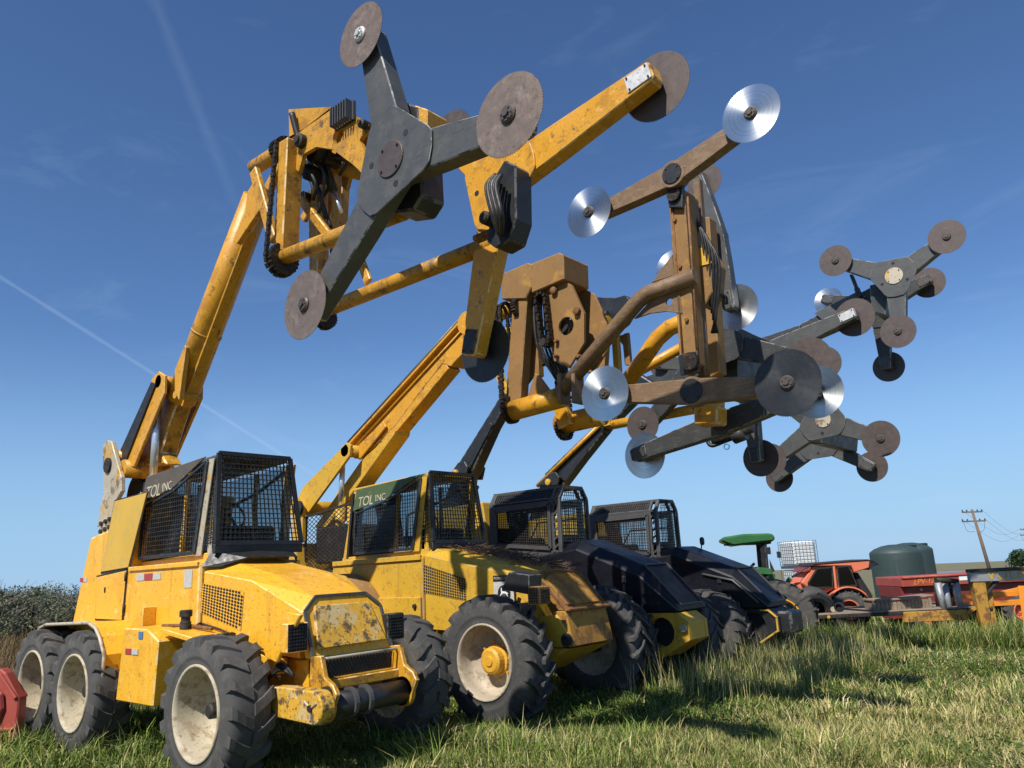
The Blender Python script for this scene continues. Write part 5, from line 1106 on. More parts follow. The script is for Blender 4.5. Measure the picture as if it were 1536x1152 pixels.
arc = [(hub[0]+R_*1.12*math.cos(t), hub[1]+R_*1.12*math.sin(t)) for t in (math.radians(a) for a in range(170, 20, -10))]; arc2 = [(hub[0]+(x-hub[0])*.93, hub[1]+(z-hub[1])*.93) for x, z in arc]
lprism(L, 'fender', arc+arc2[::-1], -.12, .2, m_ora)
wso = wheel_set(R_-.03, .42, R_*.42, 18, .045, 'ag', m_rub2, m_ora, m_ora, deep=.2, hubr=.09, hubout=.03); lwheel(L, wso, hub[0], .14, hub[1], -1); lwheel(L, wso, hub[0], W_-.05, hub[1], 1)
lprism(L, 'hood', Z7([(-120, 470), (-110, 420), (100, 405), (150, 462), (180, 560), (-100, 560)]), .25, W_-.25, m_ora); lprism(L, 'step_panel', Z7([(165, 470), (262, 472), (240, 545), (190, 540)]), .02, .3, m_dark)
wsf = wheel_set(.40, .26, .21, 14, .03, 'ag', m_rub2, m_ora, m_ora, deep=.1, hubr=.05); A = Z7([(-60, 640)]); lwheel(L, wsf, A[0][0], .1, o.z*0+.40, -1); lwheel(L, wsf, A[0][0], W_-.1, .40, 1)
A = Z7([(40, 370), (100, 335), (165, 300)]); ltube(L, 'sun_visor_stay', [(p[0], .1, p[1]) for p in A], .025, m_dkhub); A = Z7([(100, 335), (165, 300), (150, 330), (120, 340)]); lprism(L, 'sun_visor', A, .0, W_, m_dred)
# ---- green tractor
o = base(1160, 18.6); L = Loc(o, math.radians(-12)); T = thing('green_tractor', 'green tractor with flat green canopy on black posts beside the stacked white totes', 'tractor', o)
P = lambda *pts: [px_to(L, p) for p in pts]
cn = P((1080, 812), (1083, 806), (1115, 801), (1155, 800), (1162, 804), (1161, 812), (1140, 814), (1100, 819))
can = lprism(L, 'canopy', cn, -.1, 1.35, m_grn, bevel=.04)
A = P((1082, 812), (1160, 812)); lprism(L, 'canopy_lining', [(A[0][0]+.1, A[0][1]-.02), (A[1][0]-.05, A[1][1]), (A[1][0]-.05, A[1][1]-.05), (A[0][0]+.1, A[0][1]-.09)], -.02, 1.28, m_dark, can)
for p0, p1 in (((1145, 812), (1150, 868)),):
    A = P(p0, p1)
    for b_ in (.05, 1.15): bar('canopy_post', L(A[0][0], b_, A[0][1]), L(A[1][0], b_, A[1][1]), .10, .12, m_blk)
A = P((1152, 826), (1157, 840)); lbox(L, 'post_lamp', (A[0][0], -.03, A[0][1]), (.10, .12, .16), m_blk); A = P((1168, 832)); lbox(L, 'post_lamp', (A[0][0], -.03, A[0][1]), (.08, .1, .14), m_blk)
A = P((1125, 856), (1140, 851), (1157, 853), (1160, 862), (1127, 861)); lprism(L, 'fender', A, -.05, .35, m_grn); lprism(L, 'fender', A, .9, 1.3, m_grn)
A = P((1127, 852), (1134, 845)); ltube(L, 'lever', [(A[0][0], .4, A[0][1]), (A[1][0], .4, A[1][1])], .03, m_blk); A = P((1156, 838), (1165, 858), (1158, 858)); lprism(L, 'slow_sign', A, .3, .32, m_orb)
A = P((1040, 900), (1040, 868), (1130, 860), (1165, 862), (1165, 905)); lprism(L, 'engine_hood', A, .3, .95, m_grn)
wsg = wheel_set(.74, .46, .40, 19, .05, 'ag', m_rub2, m_yel, m_yel, deep=.2, hubr=.1); A = P((1166, 905))
g_ = ground(o.x, o.y); lwheel(L, wsg, A[0][0], -.2, .72, -1); lwheel(L, wsg, A[0][0]+.05, 1.55, .72, 1); 
wsg2 = wheel_set(.55, .36, .30, 17, .04, 'ag', m_rub2, m_yel, m_yel, deep=.15, hubr=.08); A = P((1050, 910)); lwheel(L, wsg2, A[0][0], .1, .55, -1); lwheel(L, wsg2, A[0][0], 1.2, .55, 1)
# rear hitch bits
A = P((1190, 868), (1186, 892)); bar('hitch_arm', L(A[0][0], .5, A[0][1]), L(A[1][0]-.2, .5, A[1][1]), .08, .1, m_grn)
# ---- white totes
def tote(o, lab, yaw):
    T = thing('water_tote', lab, 'tote', o, None); L = Loc(o, yaw); w_, d_, h_ = 1.05, 1.15, 1.10
    pal = lprism(L, 'pallet', [(-w_/2, .02), (w_/2, .02), (w_/2, .12), (-w_/2, .12)], -d_/2, d_/2, m_cabg)
    lprism(L, 'bottle', [(-w_/2+.04, .13), (w_/2-.04, .13), (w_/2-.04, h_-.03), (-w_/2+.04, h_-.03)], -d_/2+.04, d_/2-.04, m_ibc, bevel=.06)
    b = MB()
    for i in range(8):
        z = .14+i*(h_-.16)/7; c = [L(-w_/2, -d_/2, z), L(w_/2, -d_/2, z), L(w_/2, d_/2, z), L(-w_/2, d_/2, z)]
        for k in range(4): b.add(*g_bar(c[k], c[(k+1) % 4], .014, .014))
    for i in range(8):
        a = -w_/2+w_*i/7; e = -d_/2+d_*i/7
        for s in (-1, 1): b.add(*g_bar(L(a, s*d_/2, .12), L(a, s*d_/2, h_), .014, .014)); b.add(*g_bar(L(s*w_/2, e, .12), L(s*w_/2, e, h_), .014, .014))
    b.build('cage', m_galv); lathe('lid', [(.12, h_-.03), (.12, h_+.01)], 16, m_cabg, axis='Z', c=tuple(L(0, 0, 0)))
o = base(1193, 34.0); o.z = .02; T = thing('concrete_block', 'low grey concrete block carrying the stacked white totes', 'block', (o.x, o.y, -.6)); CX.o = Vector((o.x, o.y, -.6)); lprism(Loc(o, math.radians(8)), 'slab', [(-.8, -.7), (.8, -.7), (.75, -.005), (-.75, -.005)], -.8, .8, m_galv)
tote(o, 'white caged water tote at the bottom of the stack behind the tractors', math.radians(8)); o2 = o+Vector((0, 0, 1.13)); tote(o2, 'white caged water tote on top of another tote', math.radians(8))
# ---- dark green tanks
def tank(o, R, H, lab, lid):
    T = thing('water_tank', lab, 'tank', o); prof = [(R, 0)]
    for i in range(1, 9): z = H*i/8; prof += [(R, z-.03), (R*(1.004 if i < 8 else 1), z)]
    prof += [(R*.985, H+.05), (R*.80, H+.16), (R*.5, H+.25), (R*.22, H+.29), (.02, H+.29)]
    lathe('tank_shell', prof, 48, m_tank, axis='Z', c=tuple(o), smooth=True)
    for t in range(0): pass
    lathe('tank_lid', [(.24, 0), (.24, .07), (.20, .09)], 20, m_blk, axis='Z', c=tuple(o+Vector((R*.62*lid[0], R*.62*lid[1], H+.16))))
o = base(1338, 30.0); tank(o, .82, 2.10, 'large dark green domed water tank behind the orange tractor', (.8, .5))
o = base(1359, 33.0); tank(o, .80, 2.16, 'dark green domed water tank partly hidden behind the larger tank', (.8, .3))
# ---- red spreader
o = base(1440, 25.5); L = Loc(o, math.radians(0)); T = thing('red_spreader', 'long red hopper trailer lettered LPV-12 behind the gooseneck frame', 'trailer', o)
P = lambda *pts: [px_to(L, p) for p in pts]
A = P((1351, 867), (1545, 856), (1545, 872), (1353, 881)); up_ = lprism(L, 'hopper_rim', A, -.03, 1.6, m_red, bevel=.02)
A = P((1353, 881), (1545, 872), (1545, 905), (1372, 912), (1357, 898)); lprism(L, 'hopper_side', A, .12, 1.5, m_dred, bevel=.02)
A = P((1351, 867), (1545, 856)); ltube(L, 'rim_tube', [(A[0][0], -.03, A[0][1]), (A[1][0], -.03, A[1][1])], .04, m_red, n=8)
A = P((1370, 880)); o_ = L(A[0][0], -.036, A[0][1]+.05); text('lettering', 'LPV-12', .20, o_, L.u+Vector((0, 0, .045)), (0, 0, 1), m_orb, up_, shear=.3)
A = P((1444, 867)); lbox(L, 'white_label', (A[0][0], -.037, A[0][1]), (.24, .008, .12), m_ibc, up_, bevel=0)
for p in ((1384, 884), (1462, 878)): A = P(p); lathe('side_bolt', [(.04, -.02), (.03, .02)], 8, m_worn, axis='Y', c=tuple(L(A[0][0], .09, A[0][1])))
for s in (0, 1): lwheel(L, wso, -1.2+2.6*s, .3, .42, -1); lwheel(L, wso, -1.2+2.6*s, 1.4, .42, 1)
lprism(L, 'underframe', [(-2.0, .35), (3.5, .35), (3.5, .55), (-2.0, .55)], .5, 1.2, m_dred)
# ---- orange implement frame
o = base(1510, 22.0); L = Loc(o, math.radians(0)); T = thing('orange_implement', 'bright orange implement frame standing in front of the red hopper', 'implement', o); P = lambda *pts: [px_to(L, p) for p in pts]
for i, (a, b_, w_) in enumerate((((1400, 909), (1560, 902), .10), ((1418, 896), (1530, 890), .10), ((1480, 898), (1560, 880), .07))):
    A = P(a, b_); bar('frame_rail', L(A[0][0], .1*i, A[0][1]), L(A[1][0], .1*i, A[1][1]), w_, .12, m_orb)
A = P((1531, 882), (1533, 912)); bar('frame_post', L(A[0][0], -.05, A[0][1]+.05), L(A[1][0], -.05, 0), .12, .14, m_orb); A = P((1405, 909)); bar('frame_post', L(A[0][0], .2, A[0][1]), L(A[0][0], .2, 0), .1, .12, m_orb); A = P((1480, 904)); bar('frame_post', L(A[0][0], .2, A[0][1]), L(A[0][0], .2, 0), .1, .12, m_orb)
# ---- gooseneck flatbed trailer
o = base(1400, 19.3); L = Loc(o, math.radians(-2)); T = thing('gooseneck_trailer', 'low rusted gooseneck flatbed trailer with yellow lettered neck beam', 'trailer', o); P = lambda *pts: [px_to(L, p) for p in pts]
A = P((1228, 924), (1490, 911), (1490, 916), (1228, 929)); dk = lprism(L, 'deck_frame', A, 0, 1.9, m_dkhub)
b0 = A
for i in range(8): 
    y = .02+i*.235; V0 = P((1228, 922.5), (1478, 910)); bar('deck_plank', L(V0[0][0], y+.11, V0[0][1]), L(V0[1][0], y+.11, V0[1][1]), .22, .03, m_wood, dk)
A = P((1355, 918), (1450, 914), (1450, 930), (1355, 934)); lprism(L, 'side_rail', A, -.02, .05, m_trl)
A = P((1450, 858), (1600, 851), (1600, 868), (1452, 873)); nk = lprism(L, 'neck_beam', A, -.12, .02, m_sil, bevel=.01)
A = P((1450, 854), (1600, 846.5), (1600, 851.5), (1450, 859)); lprism(L, 'neck_flange', A, -.16, .06, m_dkhub, nk)
A = P((1476, 872)); text('neck_lettering', 'VOLKO', .33, L(A[0][0], -.127, A[0][1]+.015), L.u+Vector((0, 0, .05)), (0, 0, 1), m_orb if False else m_yel2, nk, spacing=1.05)
A = P((1453, 860), (1473, 862), (1486, 945), (1471, 948)); pp = lprism(L, 'neck_post', A, -.10, .10, m_trl, bevel=.012)
A = P((1472, 862), (1486, 864), (1497, 935), (1486, 946)); lprism(L, 'neck_post_side', A, .02, .26, m_trl, pp)
A = P((1497, 868), (1478, 892)); bar('neck_gusset', L(A[0][0], 0, A[0][1]), L(A[1][0], 0, A[1][1]), .14, .05, m_dkhub, nk)
A = P((1405, 870), (1443, 872)); ltube(L, 'rack_top', [(A[0][0], .05, A[0][1]), (A[1][0], .2, A[1][1])], .055, m_dkhub)
for a, b_, bb, m_ in (((1408, 874), (1420, 922), .05, m_sil), ((1427, 876), (1436, 920), .3, m_sil), ((1441, 874), (1449, 918), .2, m_sil), ((1422, 874), (1427, 918), .5, m_dkhub), ((1436, 874), (1444, 915), .4, m_dkhub)):
    A = P(a, b_); ltube(L, 'rack_post', [(A[0][0], bb, A[0][1]), (A[1][0], bb, A[1][1])], .065, m_)
A = P((1441, 925), (1463, 912)); bar('neck_brace', L(A[0][0], 0, A[0][1]), L(A[1][0], 0, A[1][1]), .08, .06, m_trl)
TRL = L; dz_ = P((1330, 918))[0][1]
# bin boards on the deck
A = P((1316, 919), (1366, 917), (1366, 898), (1316, 901)); oo = L(A[0][0], .2, A[0][1]); T = thing('wooden_bin', 'weathered grey wooden slat bin lying on the flatbed deck', 'crate', oo)
def planks(x0, x1, z0, z1, n_, b_, tilt=0.):
    for i in range(n_):
        a0 = x0+(x1-x0)*(i+.04)/n_; a1 = x0+(x1-x0)*(i+.94)/n_; j = random.uniform(-.015, .015)
        lprism(TRL, 'plank', [(a0, z0+j), (a1, z0), (a1, z1+j), (a0, z1+j)], b_, b_+.025, m_wood, bevel=.003)
planks(A[0][0], A[1][0], A[0][1]+.01, A[3][1]-.03, 8, .20)
B = P((1366, 917), (1408, 914), (1408, 893), (1366, 898)); planks(B[0][0], B[1][0], B[0][1]+.01, B[3][1]-.03, 8, .24)
lprism(TRL, 'top_board', [(A[3][0]-.02, A[3][1]-.03), (A[2][0]+.02, A[2][1]-.03), (A[2][0]+.02, A[2][1]+.015), (A[3][0]-.02, A[3][1]+.015)], .17, .75, m_wood); lprism(TRL, 'top_board', [(B[3][0], B[3][1]-.03), (B[2][0], B[2][1]-.03), (B[2][0], B[2][1]+.01), (B[3][0], B[3][1]+.01)], .22, .75, m_wood)
lprism(TRL, 'end_board', [(A[3][0], A[0][1]+.01), (A[3][0]+.03, A[0][1]+.01), (A[3][0]+.03, A[3][1]-.03), (A[3][0], A[3][1]-.03)], .2, .75, m_wood)
A = P((1222, 912)); oo = TRL(A[0][0], .35, A[0][1]-.12); T = thing('bald_tyre', 'bald black tyre leaning on the end of the flatbed', 'tyre', oo)
wsb = wheel_set(.52, .30, .29, 3, .001, 'r4', m_rub, m_dkhub, m_dkhub); w = link('tyre', wsb[0], T); w.rotation_euler = (math.radians(28), 0, math.atan2(TRL.u.y, TRL.u.x)+.2); w.location = (0, 0, .05)
# ---- white building roof far behind
o = base(1452, 60.0); T = thing('white_shed', 'white flat-roofed shed just visible over the red hopper', 'shed', o); L = Loc(o, 0); P = lambda *pts: [px_to(L, p) for p in pts]
A = P((1432, 864), (1500, 860)); sh = lprism(L, 'wall', [(A[0][0], 0), (A[1][0], 0), (A[1][0], A[1][1]-.15), (A[0][0], A[0][1]-.15)], 0, 5, m_ibc); lprism(L, 'roof', [(A[0][0]-.15, A[0][1]-.15), (A[1][0], A[1][1]-.15), (A[1][0], A[1][1]+.15), (A[0][0]-.15, A[0][1]+.15)], -.2, 5.2, m_galv, sh)
# ---- utility poles with wires
def pole(px, dist, ytop, lab, arms=2, lean_=0.):
    o = base(px, dist); T = thing('utility_pole', lab, 'utility pole', o); d = _ray((px, ytop)); z = CAMH+d.z/math.hypot(d.x, d.y)*dist
    H = z-o.z; lean = Vector((0, 0, 0))
    lean = CRT*lean_; tube('pole_shaft', [o-Vector((0, 0, .3)), o+lean*.5+Vector((0, 0, H*.5)), o+lean+Vector((0, 0, H))], [.17, .15, .11], m_pole, n=12)
    ends = []
    for k in range(arms):
        zz = H-.25-k*1.35*H/10; w_ = 1.25 if k == 0 else 1.45; c = o+lean+Vector((0, 0, zz)); u = CRT*math.cos(.3)+CFW*math.sin(.3)
        bar('cross_arm', c-u*w_, c+u*w_, .11, .13, m_pole)
        for s in (-1, -.55, .55, 1): lathe('insulator', [(.05, 0), (.07, .08), (.04, .16)], 8, m_dkhub, axis='Z', c=tuple(c+u*w_*s*.95+Vector((0, 0, .07)))); ends.append(c+u*w_*s*.95+Vector((0, 0, .2)))
    for s in (-1, 1):
        c0 = o+Vector((0, 0, H-.25)); c1 = o+lean+Vector((0, 0, H-.25-1.35*H/10)); tube('jumper_wire', [c1+u*1.3*s, c1+u*1.0*s-Vector((0, 0, .9)), c1+u*.1*s-Vector((0, 0, 1.0))], .015, m_hose, n=5, smoothpath=True)
    return o, ends
o1, e1 = pole(1476, 88.0, 763, 'tall wooden utility pole with two cross arms and hanging jumpers', lean_=-.75); o2_, e2 = pole(1541, 150.0, 792, 'distant wooden utility pole joined by wires to the taller pole')
T = thing('power_lines', 'thin sagging power lines strung between the utility poles', 'power line', e1[0])
for i in (0, 3, 4, 7):
    a, c = e1[i], e2[i]; mid = (a+c)/2-Vector((0, 0, 1.6)); tube('wire', [a, a.lerp(mid, .5)-Vector((0, 0, .3)), mid, mid.lerp(c, .5)-Vector((0, 0, .2)), c], .010, m_hose, n=5, smoothpath=True)
# ---- red implement at the left edge
o = onZ((10, 1121), 0); o = Vector((o.x, o.y, 0)); L = Loc(o, math.radians(-8)); T = thing('red_implement', 'faded red steel implement housing beside the rear wheels of the bright yellow hedger', 'implement', o); P = lambda *pts: [px_to(L, p) for p in pts]
A = P((-60, 1020), (0, 1003), (8, 1010), (28, 1048), (27, 1062), (20, 1119), (-60, 1125)); hs = lprism(L, 'housing', A, 0, .14, m_red, bevel=.015)
A = P((-60, 1050), (-6, 1028), (8, 1040), (9, 1062), (0, 1085), (-60, 1090)); lprism(L, 'side_cover', A, -.05, -.002, m_dred, hs, bevel=.02)
A = P((-2, 1012), (3, 1010), (27, 1046), (23, 1050)); lprism(L, 'edge_flange', A, -.03, .17, m_red, hs); A = P((-60, 1094), (21, 1091), (20, 1096), (-60, 1099)); lprism(L, 'lower_rib', A, -.025, .02, m_red, hs)
# ------------------------------------------------------------------ ground, grass, weeds, brush
def ground_mat():
    m = bpy.data.materials.new('weedy_soil'); m.use_nodes = True; n, l = m.node_tree.nodes, m.node_tree.links; b = n['Principled BSDF']; b.inputs['Roughness'].default_value = .95
    g = n.new('ShaderNodeNewGeometry')
    def nz(s, d=8):
        t = n.new('ShaderNodeTexNoise'); t.inputs['Scale'].default_value = s; t.inputs['Detail'].default_value = d; t.inputs['Roughness'].default_value = .65; l.new(g.outputs['Position'], t.inputs['Vector']); return t.outputs['Fac']
    def rp(f, a, c, p0=.35, p1=.65):
        x = n.new('ShaderNodeValToRGB'); x.color_ramp.elements[0].position = p0; x.color_ramp.elements[1].position = p1; x.color_ramp.elements[0].color = (*a, 1); x.color_ramp.elements[1].color = (*c, 1); l.new(f, x.inputs[0]); return x.outputs[0]
    mx = n.new('ShaderNodeMix'); mx.data_type = 'RGBA'; l.new(nz(.55), mx.inputs['Factor']); l.new(rp(nz(6), (.06, .075, .025), (.13, .14, .055)), mx.inputs['A']); l.new(rp(nz(14), (.16, .125, .075), (.26, .21, .125)), mx.inputs['B'])
    l.new(mx.outputs['Result'], b.inputs['Base Color']); bp = n.new('ShaderNodeBump'); bp.inputs['Strength'].default_value = .8; bp.inputs['Distance'].default_value = .04; l.new(nz(22), bp.inputs['Height']); l.new(bp.outputs[0], b.inputs['Normal']); return m
N = 150; xs = np.concatenate([np.linspace(-900, -45, 14), np.linspace(-40, 18, N), np.linspace(24, 900, 14)]); ys = np.concatenate([np.linspace(-900, -8, 12), np.linspace(-6, 45, N), np.linspace(52, 1200, 14)])
V = [(x, y, ground(x, y)) for y in ys for x in xs]; nx = len(xs); F = [(j*nx+i, j*nx+i+1, (j+1)*nx+i+1, (j+1)*nx+i) for j in range(len(ys)-1) for i in range(nx-1)]
CX.root, CX.o = None, Vector((0, 0, 0)); go = link('ground', raw('ground', V, F, ground_mat(), True)); tag(go, 'weedy dry field ground under the parked machines', None, kind='structure')
def leaf_mat(name, rough=.7, trans=.25):
    m = bpy.data.materials.new(name); m.use_nodes = True; n, l = m.node_tree.nodes, m.node_tree.links; b = n['Principled BSDF']; b.inputs['Roughness'].default_value = rough; b.inputs['Specular IOR Level'].default_value = .25
    a = n.new('ShaderNodeAttribute'); a.attribute_name = 'tint'; l.new(a.outputs['Color'], b.inputs['Base Color']); t = n.new('ShaderNodeBsdfTranslucent'); l.new(a.outputs['Color'], t.inputs[0]); s = n.new('ShaderNodeMixShader'); s.inputs[0].default_value = trans
    l.new(b.outputs[0], s.inputs[1]); l.new(t.outputs[0], s.inputs[2]); l.new(s.outputs[0], n['Material Output'].inputs[0]); return m
m_leaf = leaf_mat('plant_leaf'); 
def np_mesh(name, V, loops, starts, totals, cols, mat, per):
    me = bpy.data.meshes.new(name); me.vertices.add(len(V)); me.vertices.foreach_set('co', V.astype(np.float32).ravel()); me.loops.add(len(loops)); me.loops.foreach_set('vertex_index', loops.astype(np.int32)); me.polygons.add(len(starts)); me.polygons.foreach_set('loop_start', starts.astype(np.int32)); me.polygons.foreach_set('loop_total', totals.astype(np.int32))
    at = me.color_attributes.new('tint', 'FLOAT_COLOR', 'POINT'); c = np.ones((len(V), 4), np.float32); c[:, :3] = cols; at.data.foreach_set('color', c.ravel()); me.materials.append(mat); me.update(); me.validate(); return me
def blades(P, L, Wd, az, lean, curl, col):
    """P n*3 bases; each blade: quad + triangle"""
    n = len(P); d = np.stack([np.cos(az), np.sin(az), np.zeros(n)], 1); s = np.stack([-np.sin(az), np.cos(az), np.zeros(n)], 1); up = np.array([0, 0, 1.])
    def at(t, ang): return d*(np.sin(ang)*L*t)[:, None]+up*(np.cos(ang)*L*t)[:, None]
    m = P+at(.5, lean); t = m+at(.5, lean+curl); V = np.stack([P-s*Wd[:, None]*.5, P+s*Wd[:, None]*.5, m-s*Wd[:, None]*.4, m+s*Wd[:, None]*.4, t], 1).reshape(-1, 3)
    b = np.arange(n)[:, None]*5; lo = np.concatenate([b+0, b+1, b+3, b+2, b+2, b+3, b+4], 1).ravel(); st = (np.arange(n)[:, None]*7+np.array([0, 4])).ravel(); to = np.tile([4, 3], n)
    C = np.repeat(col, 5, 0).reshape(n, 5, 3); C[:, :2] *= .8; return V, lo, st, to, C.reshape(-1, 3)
gv = np.vectorize(ground)
def sample(n, d0, d1, a0, a1, pw=1.0):
    """points by distance and bearing from the viewer"""
    u = RNG.random(n); d = (d0**pw+u*(d1**pw-d0**pw))**(1/pw); a = a0+RNG.random(n)*(a1-a0); f = np.array(CFW)[:2]; r = np.array(CRT)[:2]
    xy = d[:, None]*(np.cos(a)[:, None]*f+np.sin(a)[:, None]*r); return xy, d
def fbm(xy, s, seed=0):
    r = np.random.default_rng(seed); out = np.zeros(len(xy))
    for o in range(4):
        k = s*2**o
        for _ in range(3): a = r.random()*6.28; out += np.sin((xy[:, 0]*math.cos(a)+xy[:, 1]*math.sin(a))*k+r.random()*6.28)/(2**o)
    return out/4
GREEN = np.array([[.15, .205, .035], [.20, .285, .05], [.30, .345, .085], [.075, .125, .024], [.055, .095, .02]]); STRAW = np.array([[.52, .44, .19], [.44, .39, .14], [.60, .52, .26]])
def colour(n, straw): 
    g = GREEN[RNG.integers(0, 5, n)]; s = STRAW[RNG.integers(0, 3, n)]; c = np.where((RNG.random(n) < straw)[:, None], s, g); return c*RNG.uniform(.75, 1.25, (n, 1))
AL, AR = math.radians(-42), math.radians(42)
parts = []
def add(xy, L, Wd, lean, curl, straw):
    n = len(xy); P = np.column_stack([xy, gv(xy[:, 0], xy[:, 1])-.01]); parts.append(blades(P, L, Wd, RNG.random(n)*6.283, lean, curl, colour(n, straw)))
# matted grass: short blades lying every way over one another, patches of green and of straw
def add2(xy, L, Wd, lean, curl, straw):
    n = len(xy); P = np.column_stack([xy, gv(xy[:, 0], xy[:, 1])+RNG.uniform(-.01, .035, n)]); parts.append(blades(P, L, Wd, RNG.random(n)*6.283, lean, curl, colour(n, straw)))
CR2 = np.array(CRT)[:2]
def strawness(xy): return np.clip(.12+.46*fbm(xy, .55, 5)+np.clip((xy@CR2)*.085, -.15, .35), .05, .85)
for n, d0, d1, w in ((200000, 4.2, 9, .007), (120000, 9, 16, .014), (70000, 16, 36, .030)):
    xy, d = sample(n, d0, d1, AL, AR, 1.6); bare = fbm(xy, .8, 9); keep = (bare < .42) | (RNG.random(n) < .25); xy = xy[keep]; n = len(xy)
    add2(xy, RNG.uniform(.07, .20, n), np.full(n, w)*RNG.uniform(.7, 1.3, n), RNG.uniform(.8, 1.6, n), RNG.uniform(-.6, .4, n), strawness(xy))
# tussocks: blades springing outward and flopping over, one tint to each tussock
def tussocks(n, d0, d1, per, l0, l1, w, seed, thr):
    c, d = sample(n, d0, d1, AL, AR, 1.5); k = fbm(c, 1.0, seed) > thr; c = c[k]; m = len(c); st = strawness(c); tint = colour(m, st); sc = RNG.uniform(l0, l1, m)*(1+.8*np.clip(fbm(c, .6, seed+1), 0, 1))
    idx = np.repeat(np.arange(m), per); q_ = len(idx); off = RNG.normal(0, 1, (q_, 2))*sc[idx][:, None]*.32; xy = c[idx]+off; az = np.arctan2(off[:, 1], off[:, 0])+RNG.normal(0, .7, q_); P = np.column_stack([xy, gv(xy[:, 0], xy[:, 1])])
    col = tint[idx]*RNG.uniform(.65, 1.3, (q_, 1)); mixc = RNG.random(q_) < .25; col[mixc] = colour(mixc.sum(), .4)
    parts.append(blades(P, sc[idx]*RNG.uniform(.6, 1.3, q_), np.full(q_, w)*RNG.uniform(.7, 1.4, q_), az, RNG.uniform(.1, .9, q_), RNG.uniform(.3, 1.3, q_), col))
tussocks(3800, 4.6, 9.5, 36, .07, .14, .0065, 61, -.2); tussocks(800, 7.0, 12.5, 46, .15, .30, .009, 65, .05); tussocks(2600, 9, 18, 26, .13, .27, .013, 71, -.2); tussocks(1800, 17, 36, 20, .16, .30, .03, 81, -.2)
def edge_line(n, x0, x1, y0, y1): return np.column_stack([RNG.uniform(x0, x1, n), RNG.uniform(y0, y1, n)])
# taller clumps of weeds round the machines and along the trailer
def clumps(n_c, gen, per, hmin, hmax, straw, w, spread, lean=.5):
    c, hs = gen(n_c); k = RNG.poisson(per, len(c))+3; idx = np.repeat(np.arange(len(c)), k); xy = c[idx]+RNG.normal(0, spread, (len(idx), 2)); n = len(xy)
    add(xy, hs[idx]*RNG.uniform(.5, 1.15, n), np.full(n, w)*RNG.uniform(.7, 1.4, n), np.abs(RNG.normal(.15, lean, n)), RNG.uniform(.1, .9, n), straw)
def gen_front(n): xy, d = sample(n, 5.0, 13, AL, AR, 1.5); f = fbm(xy, .9, 21); k = f > -.05; return xy[k], RNG.uniform(.10, .18, k.sum())
clumps(260, gen_front, 24, 0, 0, .22, .009, .09, .6)
def box_gen(x0, x1, y0, y1, h0, h1):
    def g(n): return np.column_stack([RNG.uniform(x0, x1, n), RNG.uniform(y0, y1, n)]), RNG.uniform(h0, h1, n)
    return g
clumps(260, box_gen(-5.7, -4.0, 9.6, 13.8, .25, .50), 26, 0, 0, .42, .009, .13, .3)      # seeding grass in front of the row
clumps(300, box_gen(-7.5, -5.2, 14.4, 17.0, .3, .55), 26, 0, 0, .25, .013, .16, .3)
clumps(200, box_gen(-7.5, -6.0, 9.2, 12.4, .15, .3), 22, 0, 0, .2, .012, .14, .5)
def gen_trailer(n):
    a = RNG.uniform(-3.9, 3.2, n); b_ = RNG.uniform(-1.3, -.08, n); u, v, o = np.array(TRL.u)[:2], np.array(TRL.v)[:2], np.array(TRL.o)[:2]; return o+a[:, None]*u+b_[:, None]*v, RNG.uniform(.36, .66, n)*np.where(a < 1.3, 1.1, .85)
clumps(760, gen_trailer, 28, 0, 0, .18, .016, .16, .35)
def gen_far(n): xy, d = sample(n, 19, 40, math.radians(14), math.radians(42), 1.4); return xy, RNG.uniform(.3, .6, n)
clumps(900, gen_far, 22, 0, 0, .25, .03, .3, .35)
clumps(160, box_gen(-13, -10.5, 2.6, 5.5, .15, .4), 26, 0, 0, .25, .010, .13, .5); clumps(160, box_gen(-16, -11.6, 4, 12, .3, .6), 24, 0, 0, .3, .012, .15, .4)
# seed stalks
xy = np.column_stack([RNG.uniform(-6.0, -4.2, 900), RNG.uniform(8.8, 15, 900)]); n = len(xy); add(xy, RNG.uniform(.4, .75, n), np.full(n, .007), np.abs(RNG.normal(.1, .15, n)), RNG.uniform(.1, .5, n), .85)
# low broad-leaved weeds
xy, d = sample(9000, 5, 18, AL, AR, 1.5); k = fbm(xy, 1.3, 33) > .12; xy = xy[k]; WC = np.column_stack([xy, gv(xy[:, 0], xy[:, 1])+RNG.uniform(.02, .12, len(xy))])
Vs, los, sts, tos, cs = [], [], [], [], []; vo = lo_ = 0
for V, lo, st, to, c in parts: Vs.append(V); los.append(lo+vo); sts.append(st+lo_); tos.append(to); cs.append(c); vo += len(V); lo_ += len(lo)
gr = link('grass', np_mesh('grass', np.concatenate(Vs), np.concatenate(los), np.concatenate(sts), np.concatenate(tos), np.concatenate(cs), m_leaf, 5)); tag(gr, 'matted green and straw coloured grass and weeds around the machines', None, kind='stuff')
def leaf_cloud(C, S, n, size, cols):
    idx = RNG.integers(0, len(C), n); u = RNG.normal(size=(n, 3)); u /= np.linalg.norm(u, axis=1)[:, None]; P = C[idx]+u*(RNG.random(n)**.45)[:, None]*S[idx][:, None]*np.array([1, 1, .85]); a = RNG.normal(size=(n, 3)); a /= np.linalg.norm(a, axis=1)[:, None]; b = np.cross(a, RNG.normal(size=(n, 3))); b /= np.linalg.norm(b, axis=1)[:, None]
    sz = size*RNG.uniform(.5, 1.4, n)[:, None]; V = np.stack([P-a*sz, P+b*sz*.35, P+a*sz, P-b*sz*.35], 1).reshape(-1, 3); lo = np.arange(4*n); return V, lo, np.arange(n)*4, np.full(n, 4), np.repeat(cols[RNG.integers(0, len(cols), n)]*RNG.uniform(.6, 1.3, (n, 1)), 4, 0)
